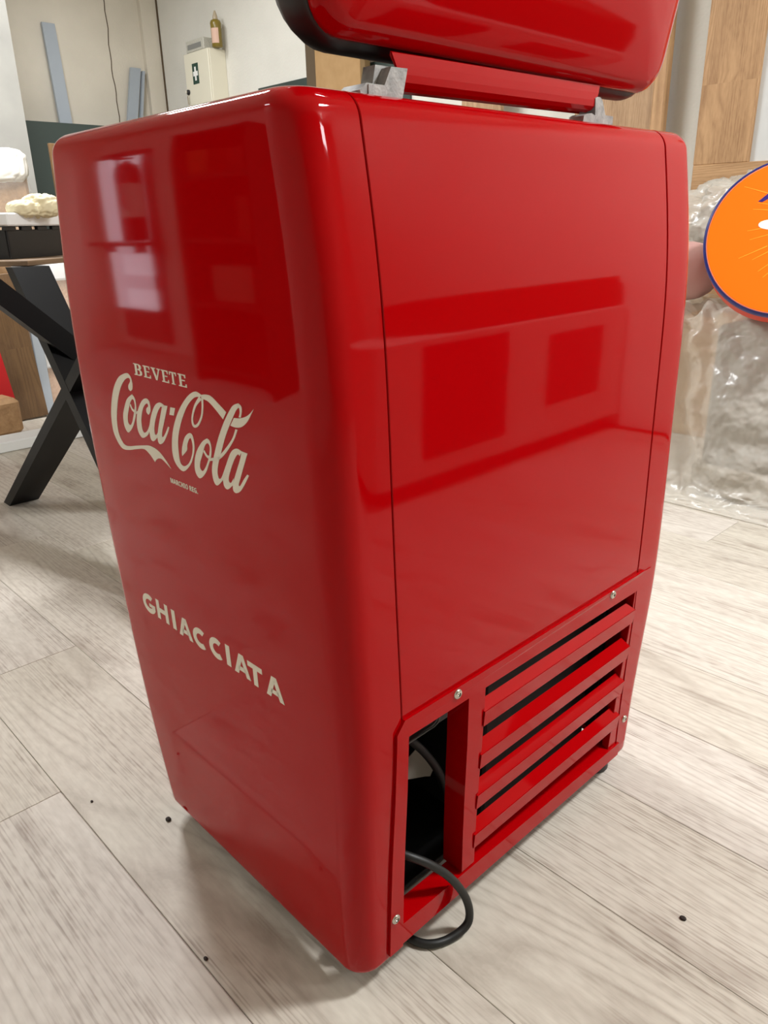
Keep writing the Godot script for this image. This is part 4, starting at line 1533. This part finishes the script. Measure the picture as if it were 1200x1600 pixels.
	for y in [0.02, 0.105]:
		var row := PackedVector3Array()
		for k in 12:
			var a := PI * 0.62 + PI * 0.5 * k / 11.0 - 0.2
			row.append(Vector3(2.46 + 0.0348 * cos(a), 1.988 + y, -4.09 + 0.0348 * sin(a)))
		rows.append(row)
	surface(st, rows, Vector3(-1, 0, 0.3))
	obj("label_strip", st, flat_mat("label_pink", Color(0.82, 0.68, 0.6), 0.6), t)


# ------------------------------------------------------------------ the side of the room that shows only as reflections in the enamel
func build_unseen_side() -> void:
	var t := thing("fire_extinguisher", "red fire extinguisher on the left wall, mirrored in the cooler side", "extinguisher")
	var ex := flat_mat("extinguisher_red", Color(0.6, 0.02, 0.02), 0.35)
	var st := sm()
	var at := Vector3(-2.4, 0.79, -4.1)
	lathe(st, [Vector2(0.07, 0.0), Vector2(0.085, 0.01), Vector2(0.085, 0.4), Vector2(0.07, 0.46), Vector2(0.03, 0.5), Vector2(0.025, 0.53)], Basis.IDENTITY, at, 24)
	obj("cylinder", st, ex, t)
	st = sm()
	lathe(st, [Vector2(0.086, 0.15), Vector2(0.0862, 0.16), Vector2(0.0862, 0.34), Vector2(0.086, 0.35)], Basis.IDENTITY, at, 24)
	obj("paper_label", st, flat_mat("label_white", Color(0.85, 0.84, 0.8), 0.6), t)
	st = sm()
	box(st, at + Vector3(0.03, 0.56, 0), Vector3(0.14, 0.03, 0.03), 0.005)
	box(st, at + Vector3(0.05, 0.6, 0), Vector3(0.14, 0.02, 0.026), 0.005)
	obj("valve", st, M["black_plastic"], t)
	st = sm()
	tube(st, spline([at + Vector3(0.05, 0.55, 0.02), at + Vector3(0.1, 0.62, 0.08), at + Vector3(0.12, 0.5, 0.12), at + Vector3(0.1, 0.2, 0.1)]), 0.012, 10)
	obj("hose", st, M["black_plastic"], t)
	t = thing("dark_shelf", "dark brown shelf unit on the left wall, mirrored in the cooler side", "shelf unit")
	var brown := flat_mat("shelf_brown", Color(0.3, 0.14, 0.085), 0.5)
	for z in [-3.2, -2.34]:
		st = sm()
		box(st, Vector3(-2.4, 0.75, z), Vector3(0.4, 1.5, 0.03), 0.003)
		obj("upright", st, brown, t)
	for y in [0.08, 0.45, 0.8, 1.12, 1.48]:
		st = sm()
		box(st, Vector3(-2.4, y, -2.77), Vector3(0.38, 0.03, 0.83), 0.003)
		obj("shelf", st, brown, t)
	st = sm()
	box(st, Vector3(-2.585, 0.75, -2.77), Vector3(0.02, 1.5, 0.83), 0.002)
	obj("back_board", st, brown, t)
	for q in [[-3.04, 1.137, 0.18, 0.16, Color(0.75, 0.3, 0.06), "orange storage box on the upper shelf of the dark shelf unit"], [-2.62, 1.137, 0.26, 0.13, Color(0.6, 0.16, 0.05), "rust red storage box on the upper shelf of the dark shelf unit"], [-2.6, 0.817, 0.22, 0.2, Color(0.55, 0.2, 0.08), "brown storage box on the middle shelf of the dark shelf unit"], [-2.8, 0.467, 0.4, 0.2, Color(0.5, 0.42, 0.35), "grey brown storage box on the lower shelf of the dark shelf unit"]]:
		st = sm()
		box(st, Vector3(-2.38, q[1] + q[3] / 2.0, q[0]), Vector3(0.25, q[3], q[2]), 0.006)
		tag(obj("storage_box", st, flat_mat("storage_%d" % int(q[0] * -100), q[4], 0.6)), q[5], "box", "boxes on the dark shelf unit")
	t = thing("wall_ledge", "narrow ledge under the fire extinguisher, mirrored in the cooler side", "ledge")
	st = sm()
	box(st, Vector3(-2.445, 0.77, -4.36), Vector3(0.21, 0.025, 0.72), 0.004)
	obj("ledge_top", st, flat_mat("ledge_brown", Color(0.4, 0.2, 0.15), 0.4), t)
	for z in [-4.7, -4.25]:
		st = sm()
		box(st, Vector3(-2.5, 0.73, z), Vector3(0.09, 0.05, 0.02), 0.003)
		obj("bracket", st, flat_mat("ledge_brown", Color(0.4, 0.2, 0.15), 0.4), t)
	t = thing("low_cabinet", "low white cabinet opposite the cooler back, mirrored in the red panel", "cabinet")
	st = sm()
	box(st, Vector3(1.72, 0.36, 1.85), Vector3(1.58, 0.6, 0.55), 0.008)
	obj("cabinet_body", st, flat_mat("cabinet_white", Color(0.82, 0.8, 0.77), 0.4), t)
	st = sm()
	box(st, Vector3(1.39, 0.375, 1.57), Vector3(0.47, 0.49, 0.012), 0.003)
	obj("dark_door", st, flat_mat("dark_door", Color(0.13, 0.06, 0.05), 0.5), t)
	st = sm()
	box(st, Vector3(2.1, 0.38, 1.57), Vector3(0.4, 0.36, 0.012), 0.003)
	obj("dark_door", st, flat_mat("dark_door_soft", Color(0.3, 0.2, 0.18), 0.5), t)
	st = sm()
	box(st, Vector3(1.72, 0.03, 1.85), Vector3(1.5, 0.06, 0.5), 0.004)
	obj("plinth", st, M["black_gap"], t)
	st = sm()
	box(st, Vector3(1.93, 0.77, 1.8), Vector3(1.14, 0.2, 0.4), 0.01)
	tag(obj("brown_carton", st, flat_mat("brown_carton", Color(0.4, 0.2, 0.12), 0.7)), "long brown carton on the low white cabinet", "carton")


func build_litter() -> void:
	var m := flat_mat("crumb", Color(0.16, 0.12, 0.1), 0.8)
	var spots := [[Vector2(-0.4207, 0.06), 0.0022, "dark crumb on the plank seam left of the cooler's near corner"], [Vector2(-0.33, -0.2), 0.0035, "dark crumb by the front left foot of the cooler"], [Vector2(0.075, 0.47), 0.003, "dark crumb on the floor at the lower right, away from the cord"], [Vector2(-0.4, -0.33), 0.0018, "tiny crumb beside the raised plank end"]]
	for q in spots:
		var st := sm()
		lumpy(st, Vector3(q[0].x, q[1] * 0.5, q[0].y), Vector3(q[1], q[1] * 0.6, q[1] * 1.3), 8, q[1] * 0.3, 300.0, 8, 10)
		tag(obj("crumb", st, m), q[2], "crumb")
